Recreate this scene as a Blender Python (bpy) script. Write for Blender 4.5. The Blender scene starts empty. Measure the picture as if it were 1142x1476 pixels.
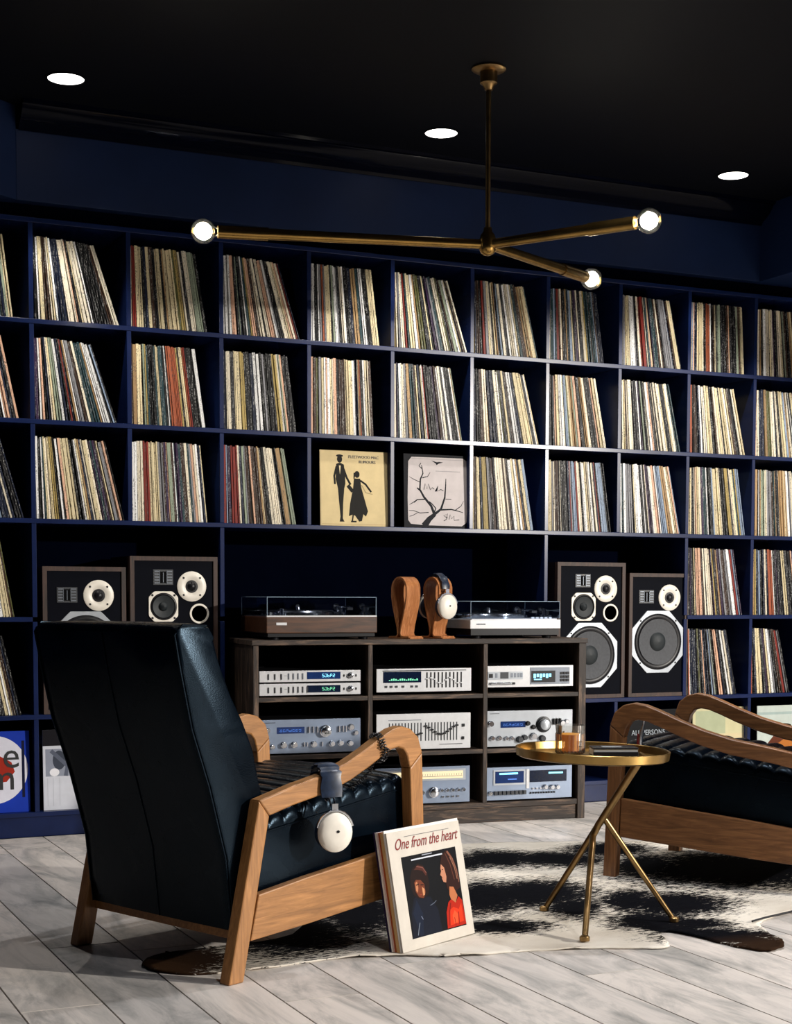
import bpy, bmesh, math, random
from math import sin, cos, pi, radians, sqrt
from mathutils import Vector, Matrix
random.seed(7)
S = bpy.context.scene
COL = S.collection

# ------------------------------------------------------------------ camera
P = 0.375
cam_d = bpy.data.cameras.new('camera')
cam = bpy.data.objects.new('camera', cam_d); COL.objects.link(cam)
yaw, pitch, roll = .433, -.065, .003
cy_, sy_, cp_, sp_, cr_, sr_ = cos(yaw), sin(yaw), cos(pitch), sin(pitch), cos(roll), sin(roll)
fw = Vector((sy_*cp_, cy_*cp_, sp_)); r0 = Vector((cy_, -sy_, 0)); u0 = r0.cross(fw)
rt = r0*cr_ + u0*sr_; up = -r0*sr_ + u0*cr_
cam.matrix_world = Matrix(((rt.x, up.x, -fw.x, -1.196), (rt.y, up.y, -fw.y, -5.874), (rt.z, up.z, -fw.z, .929), (0, 0, 0, 1)))
cam_d.sensor_fit = 'VERTICAL'; cam_d.sensor_height = 36; cam_d.lens = 36*2200/1476
cam_d.shift_x = 0; cam_d.shift_y = (1002.84-738)/1476
cam_d.clip_start = .05
S.camera = cam

# ------------------------------------------------------------------ world, lights, exposure
w = bpy.data.worlds.new('world'); S.world = w; w.use_nodes = True
w.node_tree.nodes['Background'].inputs[0].default_value = (.004, .006, .012, 1)
w.node_tree.nodes['Background'].inputs[1].default_value = .3
S.view_settings.view_transform = 'Standard'; S.view_settings.look = 'None'
S.view_settings.gamma = 1; S.view_settings.use_curve_mapping = False
S.view_settings.exposure = 0.0
FILL_W, CAN_W, CAN_BACK_W, BULB_E, SPOT_W = 5, 46, 95, 60, 2900
def area(name, loc, target, size, power, col):
    l = bpy.data.lights.new(name, 'AREA'); l.shape = 'DISK'; l.size = size; l.energy = power; l.color = col
    o = bpy.data.objects.new(name, l); COL.objects.link(o); o.location = loc
    o.rotation_euler = (Vector(target)-Vector(loc)).to_track_quat('-Z', 'Y').to_euler(); return o
def spot(name, loc, target, power, size, blend, col, soft):
    l = bpy.data.lights.new(name, 'SPOT'); l.energy = power; l.spot_size = radians(size); l.spot_blend = blend; l.shadow_soft_size = soft; l.color = col
    o = bpy.data.objects.new(name, l); COL.objects.link(o); o.location = loc
    o.rotation_euler = (Vector(target)-Vector(loc)).to_track_quat('-Z', 'Y').to_euler(); return o
# a track spotlight high in the far right corner of the room, and the rows of ceiling downlights behind the viewer
spot('track_spotlight', (6.0, -7.2, 2.38), (2.28, -.95, -3.36), SPOT_W, 74, .06, (1, .94, .86), .07)
area('added_fill', (4.5, -4.9, 2.15), (1.4, -1.2, .7), .5, FILL_W, (1, .93, .84))  # unseen soft lamp, added as weak fill beside the spotlight
for i_, (x_, y_, w_) in enumerate(((.3, -2.3, .3), (1.535, -2.0, 1.), (2.945, -2.0, 1.), (.3, -3.9, .7), (1.8, -3.7, .9))):
    spot('room_downlight', (x_, y_, 2.74), (x_, y_, 0), CAN_BACK_W*w_, 110, .6, (.95, .96, 1), .04)

# ------------------------------------------------------------------ materials
def srgb(h):
    h = h.lstrip('#'); c = [int(h[i:i+2], 16)/255 for i in (0, 2, 4)]
    return tuple([x/12.92 if x <= .04045 else ((x+.055)/1.055)**2.4 for x in c])
class NT:
    def __init__(s, name):
        s.m = bpy.data.materials.new(name); s.m.use_nodes = True; s.t = s.m.node_tree; s.b = s.t.nodes['Principled BSDF']
    def n(s, typ, **kw):
        x = s.t.nodes.new(typ)
        for k, v in kw.items(): setattr(x, k, v)
        return x
    def l(s, a, b): s.t.links.new(a, b)
    def coords(s, kind='Object', scale=(1, 1, 1), rand=False):
        tc = s.n('ShaderNodeTexCoord'); mp = s.n('ShaderNodeMapping'); mp.inputs['Scale'].default_value = scale
        src = tc.outputs[kind]
        if kind == 'World': src = None
        if rand:
            oi = s.n('ShaderNodeObjectInfo'); mu = s.n('ShaderNodeVectorMath', operation='ADD'); sc = s.n('ShaderNodeMath', operation='MULTIPLY')
            sc.inputs[1].default_value = 57.; s.l(oi.outputs['Random'], sc.inputs[0]); s.l(tc.outputs[kind], mu.inputs[0]); s.l(sc.outputs[0], mu.inputs[1]); src = mu.outputs[0]
        s.l(src, mp.inputs[0]); return mp.outputs[0]
    def noise(s, vec, scale, detail=4, rough=.6, dist=0):
        x = s.n('ShaderNodeTexNoise'); x.inputs['Scale'].default_value = scale; x.inputs['Detail'].default_value = detail
        x.inputs['Roughness'].default_value = rough; x.inputs['Distortion'].default_value = dist; s.l(vec, x.inputs['Vector']); return x.outputs[0]
    def ramp(s, fac, stops):
        x = s.n('ShaderNodeValToRGB'); e = x.color_ramp.elements
        while len(e) < len(stops): e.new(.5)
        for i, (p, c) in enumerate(stops): e[i].position = p; e[i].color = (*c, 1) if len(c) == 3 else c
        s.l(fac, x.inputs[0]); return x.outputs[0]
    def bump(s, h, st=.2, d=.002):
        x = s.n('ShaderNodeBump'); x.inputs['Strength'].default_value = st; x.inputs['Distance'].default_value = d
        s.l(h, x.inputs['Height']); s.l(x.outputs[0], s.b.inputs['Normal'])
    def set(s, col=None, rough=.5, metal=0., spec=None, coat=None, emit=None, es=0):
        if col is not None: s.b.inputs['Base Color'].default_value = (*col, 1)
        s.b.inputs['Roughness'].default_value = rough; s.b.inputs['Metallic'].default_value = metal
        if spec is not None: s.b.inputs['Specular IOR Level'].default_value = spec
        if coat is not None: s.b.inputs['Coat Weight'].default_value = coat
        if emit is not None: s.b.inputs['Emission Color'].default_value = (*emit, 1); s.b.inputs['Emission Strength'].default_value = es
        return s
def plain(name, col, rough=.5, metal=0., var=.12, scale=40., **kw):
    """a paint, plastic or metal with a faint procedural unevenness"""
    if isinstance(col, str): col = srgb(col)
    k = NT(name).set(col, rough, metal, **kw)
    v = k.coords('Object'); f = k.noise(v, scale, 3)
    k.l(k.ramp(f, [(.3, tuple(c*(1-var) for c in col)), (.7, tuple(min(1, c*(1+var)) for c in col))]), k.b.inputs['Base Color'])
    return k.m
def emis(name, col, st):
    if isinstance(col, str): col = srgb(col)
    return NT(name).set((0, 0, 0), .4, emit=col, es=st).m
def wood(name, c1, c2, axis='x', rough=.4, sc=1., c3=None, bumpy=.15):
    k = NT(name).set(None, rough)
    a = {'x': (1.2, 14, 14), 'y': (14, 1.2, 14), 'z': (14, 14, 1.2)}[axis]
    v = k.coords('Object', tuple(q*sc for q in a), rand=True)
    f = k.noise(v, 3., 6, .65, 1.2)
    st = [(.3, srgb(c1)), (.68, srgb(c2))]
    if c3: st = [(.25, srgb(c1)), (.5, srgb(c3)), (.75, srgb(c2))]
    k.l(k.ramp(f, st), k.b.inputs['Base Color'])
    v2 = k.coords('Object', tuple(q*sc*6 for q in a)); k.bump(k.noise(v2, 3., 3), bumpy, .001)
    return k.m
M = {}
M['navy'] = plain('navy_satin_paint', (.0055, .0135, .062), .24, var=.2, scale=6, spec=.3)
M['navy_matt'] = plain('navy_wall_paint', (.006, .016, .058), .5, var=.15, scale=3, spec=.2)
M['ceiling'] = plain('near_black_ceiling_paint', (.0012, .0018, .0045), .6, scale=3, spec=.12)
M['crown'] = plain('dark_gloss_moulding_paint', (.001, .0016, .006), .12, scale=9, spec=.08)
M['inner'] = plain('shaded_shelf_navy', (.0008, .0014, .005), .8, scale=6, spec=.0)  # near black puts the shade of the shelf recesses into the colour
M['chairwood'] = wood('honey_oak', '#77502b', '#bd8650', 'x', .4, 1.6, '#9c6c3d')
M['chairwood_z'] = wood('honey_oak_upright', '#77502b', '#bd8650', 'z', .4, 1.6, '#9c6c3d')
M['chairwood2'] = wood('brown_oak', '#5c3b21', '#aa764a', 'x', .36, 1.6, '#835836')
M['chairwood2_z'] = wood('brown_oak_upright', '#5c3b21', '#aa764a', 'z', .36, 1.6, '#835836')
M['cabwood'] = wood('rough_dark_barnwood', '#0b0806', '#7d6450', 'x', .6, 1.3, '#2a1d14', .6)
M['cabwood_z'] = wood('rough_dark_barnwood_upright', '#0b0806', '#7d6450', 'z', .6, 1.3, '#2a1d14', .6)
M['cabdark'] = wood('dark_barnwood_side', '#0c0907', '#2c1f16', 'z', .7, 1.3)
M['walnut'] = wood('walnut_veneer', '#241409', '#5a3720', 'x', .4, 1.2)
M['walnut_z'] = wood('walnut_veneer_upright', '#1c100b', '#432a1f', 'z', .6, 1.2)
M['ply'] = wood('bent_walnut_plywood', '#7c4a27', '#c98f62', 'z', .35, 2.0, '#a5693d')
def leather():
    k = NT('black_leather').set(srgb('#0a1018'), .38, spec=.15); k.b.inputs['Specular Tint'].default_value = (.45, .72, 1, 1)  # blue tint of the shadows put into the leather's base and sheen
    v = k.coords('Object'); f = k.noise(v, 9, 4)
    k.l(k.ramp(f, [(.3, (.0006, .0016, .0034)), (.75, (.0012, .0032, .0065))]), k.b.inputs['Base Color'])
    h = k.n('ShaderNodeTexVoronoi'); h.inputs['Scale'].default_value = 320; k.l(v, h.inputs['Vector'])
    g = k.noise(v, 9, 3, .5, .8); ad = k.n('ShaderNodeMath', operation='ADD'); mu = k.n('ShaderNodeMath', operation='MULTIPLY'); mu.inputs[1].default_value = 3.5
    k.l(g, mu.inputs[0]); k.l(mu.outputs[0], ad.inputs[0]); k.l(h.outputs[0], ad.inputs[1]); k.bump(ad.outputs[0], .12, .0018)
    k.l(k.ramp(g, [(.3, (.22,)*3), (.7, (.36,)*3)]), k.b.inputs['Roughness']); return k.m
M['leather'] = leather()
M['leather_pad'] = plain('creased_navy_leather', (.01, .02, .045), .35, scale=60, var=.5)
M['black'] = plain('black_plastic', (.004, .004, .006), .4, spec=.3)
M['blackmatt'] = plain('black_baffle', (.0014, .002, .005), .6, spec=.05)
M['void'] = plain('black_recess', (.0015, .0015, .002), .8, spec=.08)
M['white'] = plain('white_enamel', '#e6e0d4', .4, var=.04)
M['silverwhite'] = plain('pale_silver_faceplate', '#cfd0d2', .35, .25, var=.05)
M['silver'] = plain('bluelit_silver_faceplate', '#8f9db3', .3, .5, var=.12, scale=7)  # blue cast of the lighting put into the silver's base colour
M['silver2'] = plain('bright_silver_faceplate', '#b9bfc6', .28, .5, var=.15, scale=6)
M['chrome'] = plain('chrome', '#dfe3ea', .15, 1, var=.03)
M['grey'] = plain('mid_grey_metal', '#6c727b', .4, .5)
M['darkgrey'] = plain('dark_grey_plastic', '#22262c', .45)
M['conegrey'] = plain('grey_pulp_cone', '#47494d', .75, var=.15, scale=90)
M['conedark'] = plain('dark_paper_cone', '#141c20', .6, var=.2, scale=90)
M['brass'] = plain('aged_brass', (.48, .29, .085), .27, 1, var=.25, scale=12)
M['brassd'] = plain('dark_aged_brass', (.30, .19, .08), .34, 1, var=.3, scale=14)
M['lens'] = emis('downlight_lens', (1, .95, .88), 7)
M['filament'] = emis('bulb_core', (1, .93, .8), BULB_E)
M['cyan'] = emis('blue_vfd_digits', (.25, .75, 1), 2.2)
M['blue'] = emis('blue_glow', (.10, .3, 1), 1.0)
M['green'] = emis('green_vfd_digits', (.25, 1, .55), 1.1)
M['warm'] = emis('lit_tuner_dial', (1, .82, .5), 1.1)
M['screen'] = plain('dark_display_glass', (.004, .010, .030), .12)
M['screenb'] = plain('blue_display_glass', (.01, .03, .12), .12)
M['black_ink'] = plain('black_ink', (.006, .006, .008), .5)
M['red_ink'] = plain('dark_red_ink', '#7a1010', .5)
M['grey_ink'] = plain('grey_ink', '#98a0a8', .5)
M['cable'] = plain('black_rubber_cable', (.005, .005, .007), .4)
def thin_glass(name, tint, gl=.12):
    k = NT(name); t = k.t; o = t.nodes['Material Output']
    tr = k.n('ShaderNodeBsdfTransparent'); tr.inputs[0].default_value = (*tint, 1)
    g = k.n('ShaderNodeBsdfGlossy'); g.inputs['Roughness'].default_value = .05
    lw = k.n('ShaderNodeLayerWeight'); lw.inputs[0].default_value = gl
    mx = k.n('ShaderNodeMixShader'); k.l(lw.outputs['Fresnel'], mx.inputs[0]); k.l(tr.outputs[0], mx.inputs[1]); k.l(g.outputs[0], mx.inputs[2]); k.l(mx.outputs[0], o.inputs[0]); return k.m
M['lid'] = thin_glass('clear_acrylic_lid', (.80, .86, .95), .35)
M['lidedge'] = plain('polished_acrylic_edge', '#8fa3b5', .2)
M['bulbglass'] = thin_glass('clear_bulb_glass', (.97, .96, .95), .3)
M['tumbler'] = thin_glass('cut_crystal', (.97, .97, .96), .35)
_t = M['tumbler'].node_tree; _o = _t.nodes['Material Output']; _df = _t.nodes.new('ShaderNodeBsdfDiffuse'); _df.inputs[0].default_value = (.85, .84, .80, 1)
_mx = _t.nodes.new('ShaderNodeMixShader'); _mx.inputs[0].default_value = .05; _t.links.new(_o.inputs[0].links[0].from_socket, _mx.inputs[1]); _t.links.new(_df.outputs[0], _mx.inputs[2]); _t.links.new(_mx.outputs[0], _o.inputs[0])
def liquid():
    k = NT('whisky').set(srgb('#e8932a'), .05); k.b.inputs['Transmission Weight'].default_value = .55; k.b.inputs['IOR'].default_value = 1.2
    k.b.inputs['Base Color'].default_value = (1, .55, .14, 1); k.b.inputs['Subsurface Weight'].default_value = .0
    tl = k.n('ShaderNodeBsdfTranslucent'); tl.inputs[0].default_value = (1, .55, .13, 1); df = k.n('ShaderNodeBsdfDiffuse'); df.inputs[0].default_value = (1, .50, .09, 1)
    tp = k.n('ShaderNodeBsdfTransparent'); tp.inputs[0].default_value = (1, .72, .32, 1)
    a = k.n('ShaderNodeMixShader'); a.inputs[0].default_value = .65; k.l(tl.outputs[0], a.inputs[1]); k.l(df.outputs[0], a.inputs[2])
    b = k.n('ShaderNodeMixShader'); b.inputs[0].default_value = .2; k.l(a.outputs[0], b.inputs[1]); k.l(tp.outputs[0], b.inputs[2]); k.l(b.outputs[0], k.t.nodes['Material Output'].inputs[0]); return k.m
M['whisky'] = liquid()
def attr_paper(name, rough=.55):
    k = NT(name).set(None, rough, spec=.12); a = k.n('ShaderNodeAttribute'); a.attribute_name = 'Col'
    v = k.coords('Object'); f = k.noise(v, 14, 4); r = k.ramp(f, [(.3, (.86,)*3), (.7, (1, 1, 1))])
    mx = k.n('ShaderNodeMix', data_type='RGBA', blend_type='MULTIPLY'); mx.inputs[0].default_value = 1
    k.l(a.outputs['Color'], mx.inputs[6]); k.l(r, mx.inputs[7]); k.l(mx.outputs[2], k.b.inputs['Base Color']); return k.m
M['print'] = attr_paper('printed_card')
def spine(name, use_obj):
    """printed card spine: own colour, broken up by small lettering in a darker or lighter ink"""
    k = NT(name).set(None, .45, spec=.15)
    if use_obj: base = k.n('ShaderNodeObjectInfo').outputs['Color']
    else: a = k.n('ShaderNodeAttribute'); a.attribute_name = 'Col'; base = a.outputs['Color']
    geo = k.n('ShaderNodeNewGeometry'); mp = k.n('ShaderNodeMapping'); mp.inputs['Scale'].default_value = (330, 12, 150); k.l(geo.outputs['Position'], mp.inputs[0])
    f = k.noise(mp.outputs[0], 1.0, 2, .5)
    mp2 = k.n('ShaderNodeMapping'); mp2.inputs['Scale'].default_value = (170, 3, 13); k.l(geo.outputs['Position'], mp2.inputs[0])
    g = k.noise(mp2.outputs[0], 1., 2, .5)
    mk = k.ramp(f, [(.50, (0, 0, 0)), (.56, (1, 1, 1))]); mk2 = k.ramp(g, [(.47, (0, 0, 0)), (.60, (1, 1, 1))])
    mm = k.n('ShaderNodeMath', operation='MULTIPLY'); k.l(mk, mm.inputs[0]); k.l(mk2, mm.inputs[1])
    hsv = k.n('ShaderNodeSeparateColor', mode='HSV'); k.l(base, hsv.inputs[0])
    inv = k.ramp(hsv.outputs[2], [(.08, (.30, .30, .29)), (.20, (.04, .035, .04))])
    m1 = k.n('ShaderNodeMath', operation='MULTIPLY'); m1.inputs[1].default_value = .75; k.l(mm.outputs[0], m1.inputs[0])
    mx = k.n('ShaderNodeMix', data_type='RGBA'); k.l(m1.outputs[0], mx.inputs[0]); k.l(base, mx.inputs[6]); k.l(inv, mx.inputs[7]); k.l(mx.outputs[2], k.b.inputs['Base Color'])
    return k.m
M['spine'] = spine('record_spine_card', True); M['spine_far'] = spine('record_spine_card_far', False)
def plank_mat():
    k = NT('whitewashed_oak').set(None, .42)
    v = k.coords('Object', (2.0, 3.2, 2), rand=True); f = k.noise(v, 1.6, 7, .62, 1.0)
    c = k.ramp(f, [(.22, srgb('#a8a29d')), (.38, srgb('#d2cbc5')), (.54, srgb('#e0d8d1')), (.85, srgb('#ebe4dd'))])
    vk = k.coords('Object', (1.1, 3.0, 1), rand=True); n2 = k.noise(vk, 1.5, 8, .68, .8)
    patch = k.ramp(n2, [(.28, (.34, .37, .38)), (.42, (.68, .70, .71)), (.55, (1, 1, 1))])
    oi = k.n('ShaderNodeObjectInfo'); t = k.ramp(oi.outputs['Random'], [(0, (.66, .68, .70)), (.3, (.9, .89, .88)), (1, (1, .98, .96))])
    m1 = k.n('ShaderNodeMix', data_type='RGBA', blend_type='MULTIPLY'); m1.inputs[0].default_value = 1; k.l(c, m1.inputs[6]); k.l(patch, m1.inputs[7])
    m2 = k.n('ShaderNodeMix', data_type='RGBA', blend_type='MULTIPLY'); m2.inputs[0].default_value = 1; k.l(m1.outputs[2], m2.inputs[6]); k.l(t, m2.inputs[7])
    k.l(m2.outputs[2], k.b.inputs['Base Color']); vb = k.coords('Object', (14, 5, 14), rand=True); k.bump(k.noise(vb, 2., 4), .25, .001)
    k.l(k.ramp(f, [(.2, (.5,)*3), (.8, (.36,)*3)]), k.b.inputs['Roughness']); return k.m
M['plank'] = plank_mat()
def hide():
    k = NT('cowhide').set(None, .8, spec=.02); a = k.n('ShaderNodeAttribute'); a.attribute_name = 'Mask'
    v = k.coords('Object', (26, 110, 60)); vr = k.n('ShaderNodeMapping'); vr.inputs['Rotation'].default_value = (0, 0, radians(-62)); vr.inputs['Scale'].default_value = (34, 150, 60)
    tc = k.n('ShaderNodeTexCoord'); k.l(tc.outputs['Object'], vr.inputs[0])
    f = k.noise(vr.outputs[0], 1., 5, .75, .4)
    su = k.n('ShaderNodeSeparateColor'); k.l(a.outputs['Color'], su.inputs[0])
    ad = k.n('ShaderNodeMath', operation='ADD'); mu = k.n('ShaderNodeMath', operation='MULTIPLY_ADD'); mu.inputs[1].default_value = 1.9; mu.inputs[2].default_value = -.95
    k.l(f, mu.inputs[0]); k.l(su.outputs[0], ad.inputs[0]); k.l(mu.outputs[0], ad.inputs[1])
    fac = k.ramp(ad.outputs[0], [(.46, (0, 0, 0)), (.56, (1, 1, 1))])
    dark = k.ramp(f, [(.35, (.0012, .0016, .003)), (.65, (.006, .006, .008))])
    br = k.n('ShaderNodeMix', data_type='RGBA'); k.l(su.outputs[1], br.inputs[0]); k.l(dark, br.inputs[6]); br.inputs[7].default_value = (.035, .017, .008, 1)
    v2 = k.coords('Object'); n3 = k.noise(v2, 5, 3); lt = k.ramp(n3, [(.35, srgb('#cfc6b8')), (.7, srgb('#e6dfd3'))])
    mx = k.n('ShaderNodeMix', data_type='RGBA'); k.l(fac, mx.inputs[0]); k.l(lt, mx.inputs[6]); k.l(br.outputs[2], mx.inputs[7]); k.l(mx.outputs[2], k.b.inputs['Base Color'])
    k.bump(f, .6, .003); return k.m
M['hide'] = hide()

# ------------------------------------------------------------------ helpers
def tag(o, label=None, cat=None, group=None, kind=None):
    if label: o['label'] = label
    if cat: o['category'] = cat
    if group: o['group'] = group
    if kind: o['kind'] = kind
    return o
def thing(name, label, cat, loc=(0, 0, 0), rz=0, group=None):
    o = bpy.data.objects.new(name, None); COL.objects.link(o); o.empty_display_size = .05
    o.location = loc; o.rotation_euler = (0, 0, rz); return tag(o, label, cat, group)
class MB:
    def __init__(s): s.v = []; s.f = []; s.c = []
    def add(s, vs, fs, col=None):
        n = len(s.v); s.v += [tuple(v) for v in vs]; s.f += [tuple(i+n for i in f) for f in fs]; s.c += [col]*len(fs); return s
    def box(s, x0, x1, y0, y1, z0, z1, col=None, mat=None):
        vs = [Vector((x, y, z)) for z in (z0, z1) for y in (y0, y1) for x in (x0, x1)]
        if mat: vs = [mat @ v for v in vs]
        return s.add(vs, [(0, 2, 3, 1), (4, 5, 7, 6), (0, 1, 5, 4), (2, 6, 7, 3), (0, 4, 6, 2), (1, 3, 7, 5)], col)
    def tube(s, pts, rad, n=10, cap=True):
        pts = [Vector(p) for p in pts]; rad = rad if isinstance(rad, (list, tuple)) else [rad]*len(pts)
        ring = []; prev = None
        for i, p in enumerate(pts):
            t = (pts[min(i+1, len(pts)-1)]-pts[max(i-1, 0)]).normalized()
            a = prev if prev is not None else (Vector((0, 0, 1)) if abs(t.z) < .9 else Vector((1, 0, 0)))
            a = (a - t*a.dot(t)); a = a.normalized() if a.length > 1e-6 else t.orthogonal().normalized()
            prev = a; b = t.cross(a)
            ring.append([p+(a*cos(2*pi*k/n)+b*sin(2*pi*k/n))*rad[i] for k in range(n)])
        vs = [v for r in ring for v in r]; fs = []
        for i in range(len(pts)-1):
            for k in range(n): fs.append((i*n+k, i*n+(k+1) % n, (i+1)*n+(k+1) % n, (i+1)*n+k))
        if cap: fs += [tuple(range(n))[::-1], tuple((len(pts)-1)*n+k for k in range(n))]
        return s.add(vs, fs)
    def lathe(s, prof, n=24, axis='z', c=(0, 0, 0), closed=False):
        """prof: (radius, height) along the axis; axis 'z' or '-y' (height grows towards the viewer)"""
        c = Vector(c); vs = []
        for r, h in prof:
            for k in range(n):
                a = 2*pi*k/n
                vs.append(c+(Vector((r*cos(a), r*sin(a), h)) if axis == 'z' else Vector((r*cos(a), -h, r*sin(a)))))
        fs = []
        for i in range(len(prof)-1):
            for k in range(n): fs.append((i*n+k, i*n+(k+1) % n, (i+1)*n+(k+1) % n, (i+1)*n+k))
        if not closed:
            if prof[0][0] > 1e-5: fs.append(tuple(range(n))[::-1])
            if prof[-1][0] > 1e-5: fs.append(tuple((len(prof)-1)*n+k for k in range(n)))
        return s.add(vs, fs)
    def strip(s, A, B, y0, y1, mat=None):
        """closed slab between paired polylines A and B in the x-z plane, from y0 to y1"""
        n = len(A); vs = [Vector((a[0], y, a[1])) for y in (y0, y1) for a in A]+[Vector((b[0], y, b[1])) for y in (y0, y1) for b in B]
        if mat: vs = [mat @ v for v in vs]
        a0 = lambda i: i; a1 = lambda i: n+i; b0 = lambda i: 2*n+i; b1 = lambda i: 3*n+i; fs = []
        for i in range(n-1):
            fs += [(a0(i), a0(i+1), b0(i+1), b0(i)), (a1(i), b1(i), b1(i+1), a1(i+1)), (a0(i), a1(i), a1(i+1), a0(i+1)), (b0(i), b0(i+1), b1(i+1), b1(i))]
        fs += [(a0(0), b0(0), b1(0), a1(0)), (a0(n-1), a1(n-1), b1(n-1), b0(n-1))]
        return s.add(vs, fs)
    def prism(s, poly, y0, y1, col=None):
        n = len(poly); vs = [(p[0], y0, p[1]) for p in poly]+[(p[0], y1, p[1]) for p in poly]
        return s.add(vs, [tuple(range(n)), tuple(range(2*n-1, n-1, -1))]+[(i, n+i, n+(i+1) % n, (i+1) % n) for i in range(n)], col)
    def ringfn(s, fo, fi, y0, y1, c=(0, 0), n=48):
        vs = []
        for y in (y0, y1):
            for f in (fo, fi):
                for k in range(n):
                    a = 2*pi*k/n; r = f(a); vs.append((c[0]+r*cos(a), y, c[1]+r*sin(a)))
        fs = []
        for k in range(n):
            j = (k+1) % n; o0, i0, o1, i1 = 0, n, 2*n, 3*n
            fs += [(o0+k, o0+j, i0+j, i0+k), (o1+k, i1+k, i1+j, o1+j), (o0+k, o1+k, o1+j, o0+j), (i0+k, i0+j, i1+j, i1+k)]
        return s.add(vs, fs)
    def build(s, name, mat, parent=None, smooth=False, bevel=0, label=None, fix=True):
        me = bpy.data.meshes.new(name); me.from_pydata(s.v, [], s.f)
        if any(c is not None for c in s.c):
            at = me.color_attributes.new('Col', 'FLOAT_COLOR', 'CORNER'); i = 0
            for f, c in zip(s.f, s.c):
                c = c or (1, 1, 1)
                for _ in f: at.data[i].color = (*c, 1); i += 1
        if fix:
            bm = bmesh.new(); bm.from_mesh(me); bmesh.ops.recalc_face_normals(bm, faces=bm.faces); bm.to_mesh(me); bm.free()
        me.materials.append(mat)
        if smooth:
            for p in me.polygons: p.use_smooth = True
            me.set_sharp_from_angle(angle=radians(40))
        o = bpy.data.objects.new(name, me); COL.objects.link(o)
        if parent: o.parent = parent
        if bevel:
            b = o.modifiers.new('bevel', 'BEVEL'); b.width = bevel; b.segments = 2; b.limit_method = 'ANGLE'; b.angle_limit = radians(35)
        if label: o['label'] = label
        return o
def share(src, parent, loc, name=None, scale=None, rot=None):
    o = src.copy(); COL.objects.link(o); o.parent = parent; o.location = loc
    if name: o.name = name
    if scale: o.scale = scale
    if rot: o.rotation_euler = rot
    return o
def text(body, size, loc, parent, mat, shear=0, rot=(pi/2, 0, 0), ext=.0003, align='LEFT', name='lettering', sx=1.):
    c = bpy.data.curves.new('lettering', 'FONT'); c.body = body; c.size = size; c.shear = shear; c.extrude = ext; c.align_x = align; c.resolution_u = 3
    t = bpy.data.objects.new('t', c); COL.objects.link(t); dg = bpy.context.evaluated_depsgraph_get()
    me = bpy.data.meshes.new_from_object(t.evaluated_get(dg)); bpy.data.objects.remove(t)
    me.materials.clear(); me.materials.append(mat); me.name = name
    o = bpy.data.objects.new(name, me); COL.objects.link(o); o.parent = parent; o.location = loc; o.rotation_euler = rot; o.scale = (sx, 1, 1); return o
def cover(parent, W, H, shapes, y=0., name='cover_print'):
    """flat printed artwork on the face y of a sleeve: shapes = (colour, polygon in 0..1 sleeve coordinates)"""
    mb = MB()
    for i, (c, poly) in enumerate(shapes):
        c = srgb(c) if isinstance(c, str) else c; yy = y-.0003-.00004*i
        mb.add([(p[0]*W, yy, p[1]*H) for p in poly], [tuple(range(len(poly)))], c)
    return mb.build(name, M['print'], parent, fix=False)
def rect(a, b, c, d): return [(a, b), (c, b), (c, d), (a, d)]
def ell(cx, cz, rx, rz, n=20, a0=0, a1=2*pi):
    return [(cx+rx*cos(a0+(a1-a0)*k/n), cz+rz*sin(a0+(a1-a0)*k/n)) for k in range(n if a1-a0 > 6.2 else n+1)]
def stroke(pts, w0, w1=None):
    w1 = w0 if w1 is None else w1; L, R = [], []; n = len(pts)
    for i, (x, y) in enumerate(pts):
        a = pts[max(0, i-1)]; b = pts[min(n-1, i+1)]; dx, dy = b[0]-a[0], b[1]-a[1]; d = sqrt(dx*dx+dy*dy) or 1
        w = (w0+(w1-w0)*i/(n-1))/2; L.append((x-dy/d*w, y+dx/d*w)); R.append((x+dy/d*w, y-dx/d*w))
    return L+R[::-1]

# ------------------------------------------------------------------ room
XL, XR, YB, H = -2.6, 6.2, -7.6, 2.75
def struct(name, mb, m, **k): return tag(mb.build(name, m, **k), kind='structure')
floor = struct('floor', MB().box(XL, XR, YB, .4, -.05, -.013), M['void'])
fixed = {5: [-2.71], 0: [-2.0]}
proto = None
for i in range(-12, 34):
    x0 = -.17+.19*i
    if x0 < XL-.1 or x0 > XR-.1: continue
    cuts = [YB]; rnd = random.Random(i*7+3); y = YB+rnd.uniform(.4, 1.9)
    if i in fixed: cuts = [YB, -6.2, -4.5, fixed[i][0], fixed[i][0]+1.75]
    else:
        while y < -.3: cuts.append(y); y += rnd.uniform(1.5, 2.2)
    cuts.append(.0)
    for a, b in zip(cuts[:-1], cuts[1:]):
        if b-a < .15: continue
        x1 = min(x0+.19, XR); xx = max(x0, XL)
        if proto is None: proto = plk = MB().box(-.5, .5, -.5, .5, -.5, .5).build('plank', M['plank'], floor)
        else: plk = share(proto, floor, (0, 0, 0))
        plk.location = ((xx+x1)/2, (a+b)/2, -.0065); plk.scale = (x1-xx-.0045, b-a-.0045, .013)
struct('ceiling', MB().box(XL, XR, YB, .4, H, H+.1), M['ceiling'])
struct('wall_back', MB().box(XL, XR, .36, .46, 0, H), M['navy_matt'])
struct('wall_left', MB().box(XL-.1, XL, YB, .4, 0, H), M['navy_matt'])
struct('wall_right', MB().box(XR, XR+.1, YB, .4, 0, H), M['navy_matt'])
struct('wall_front', MB().box(XL, XR, YB-.1, YB, 0, H), M['navy_matt'])
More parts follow.
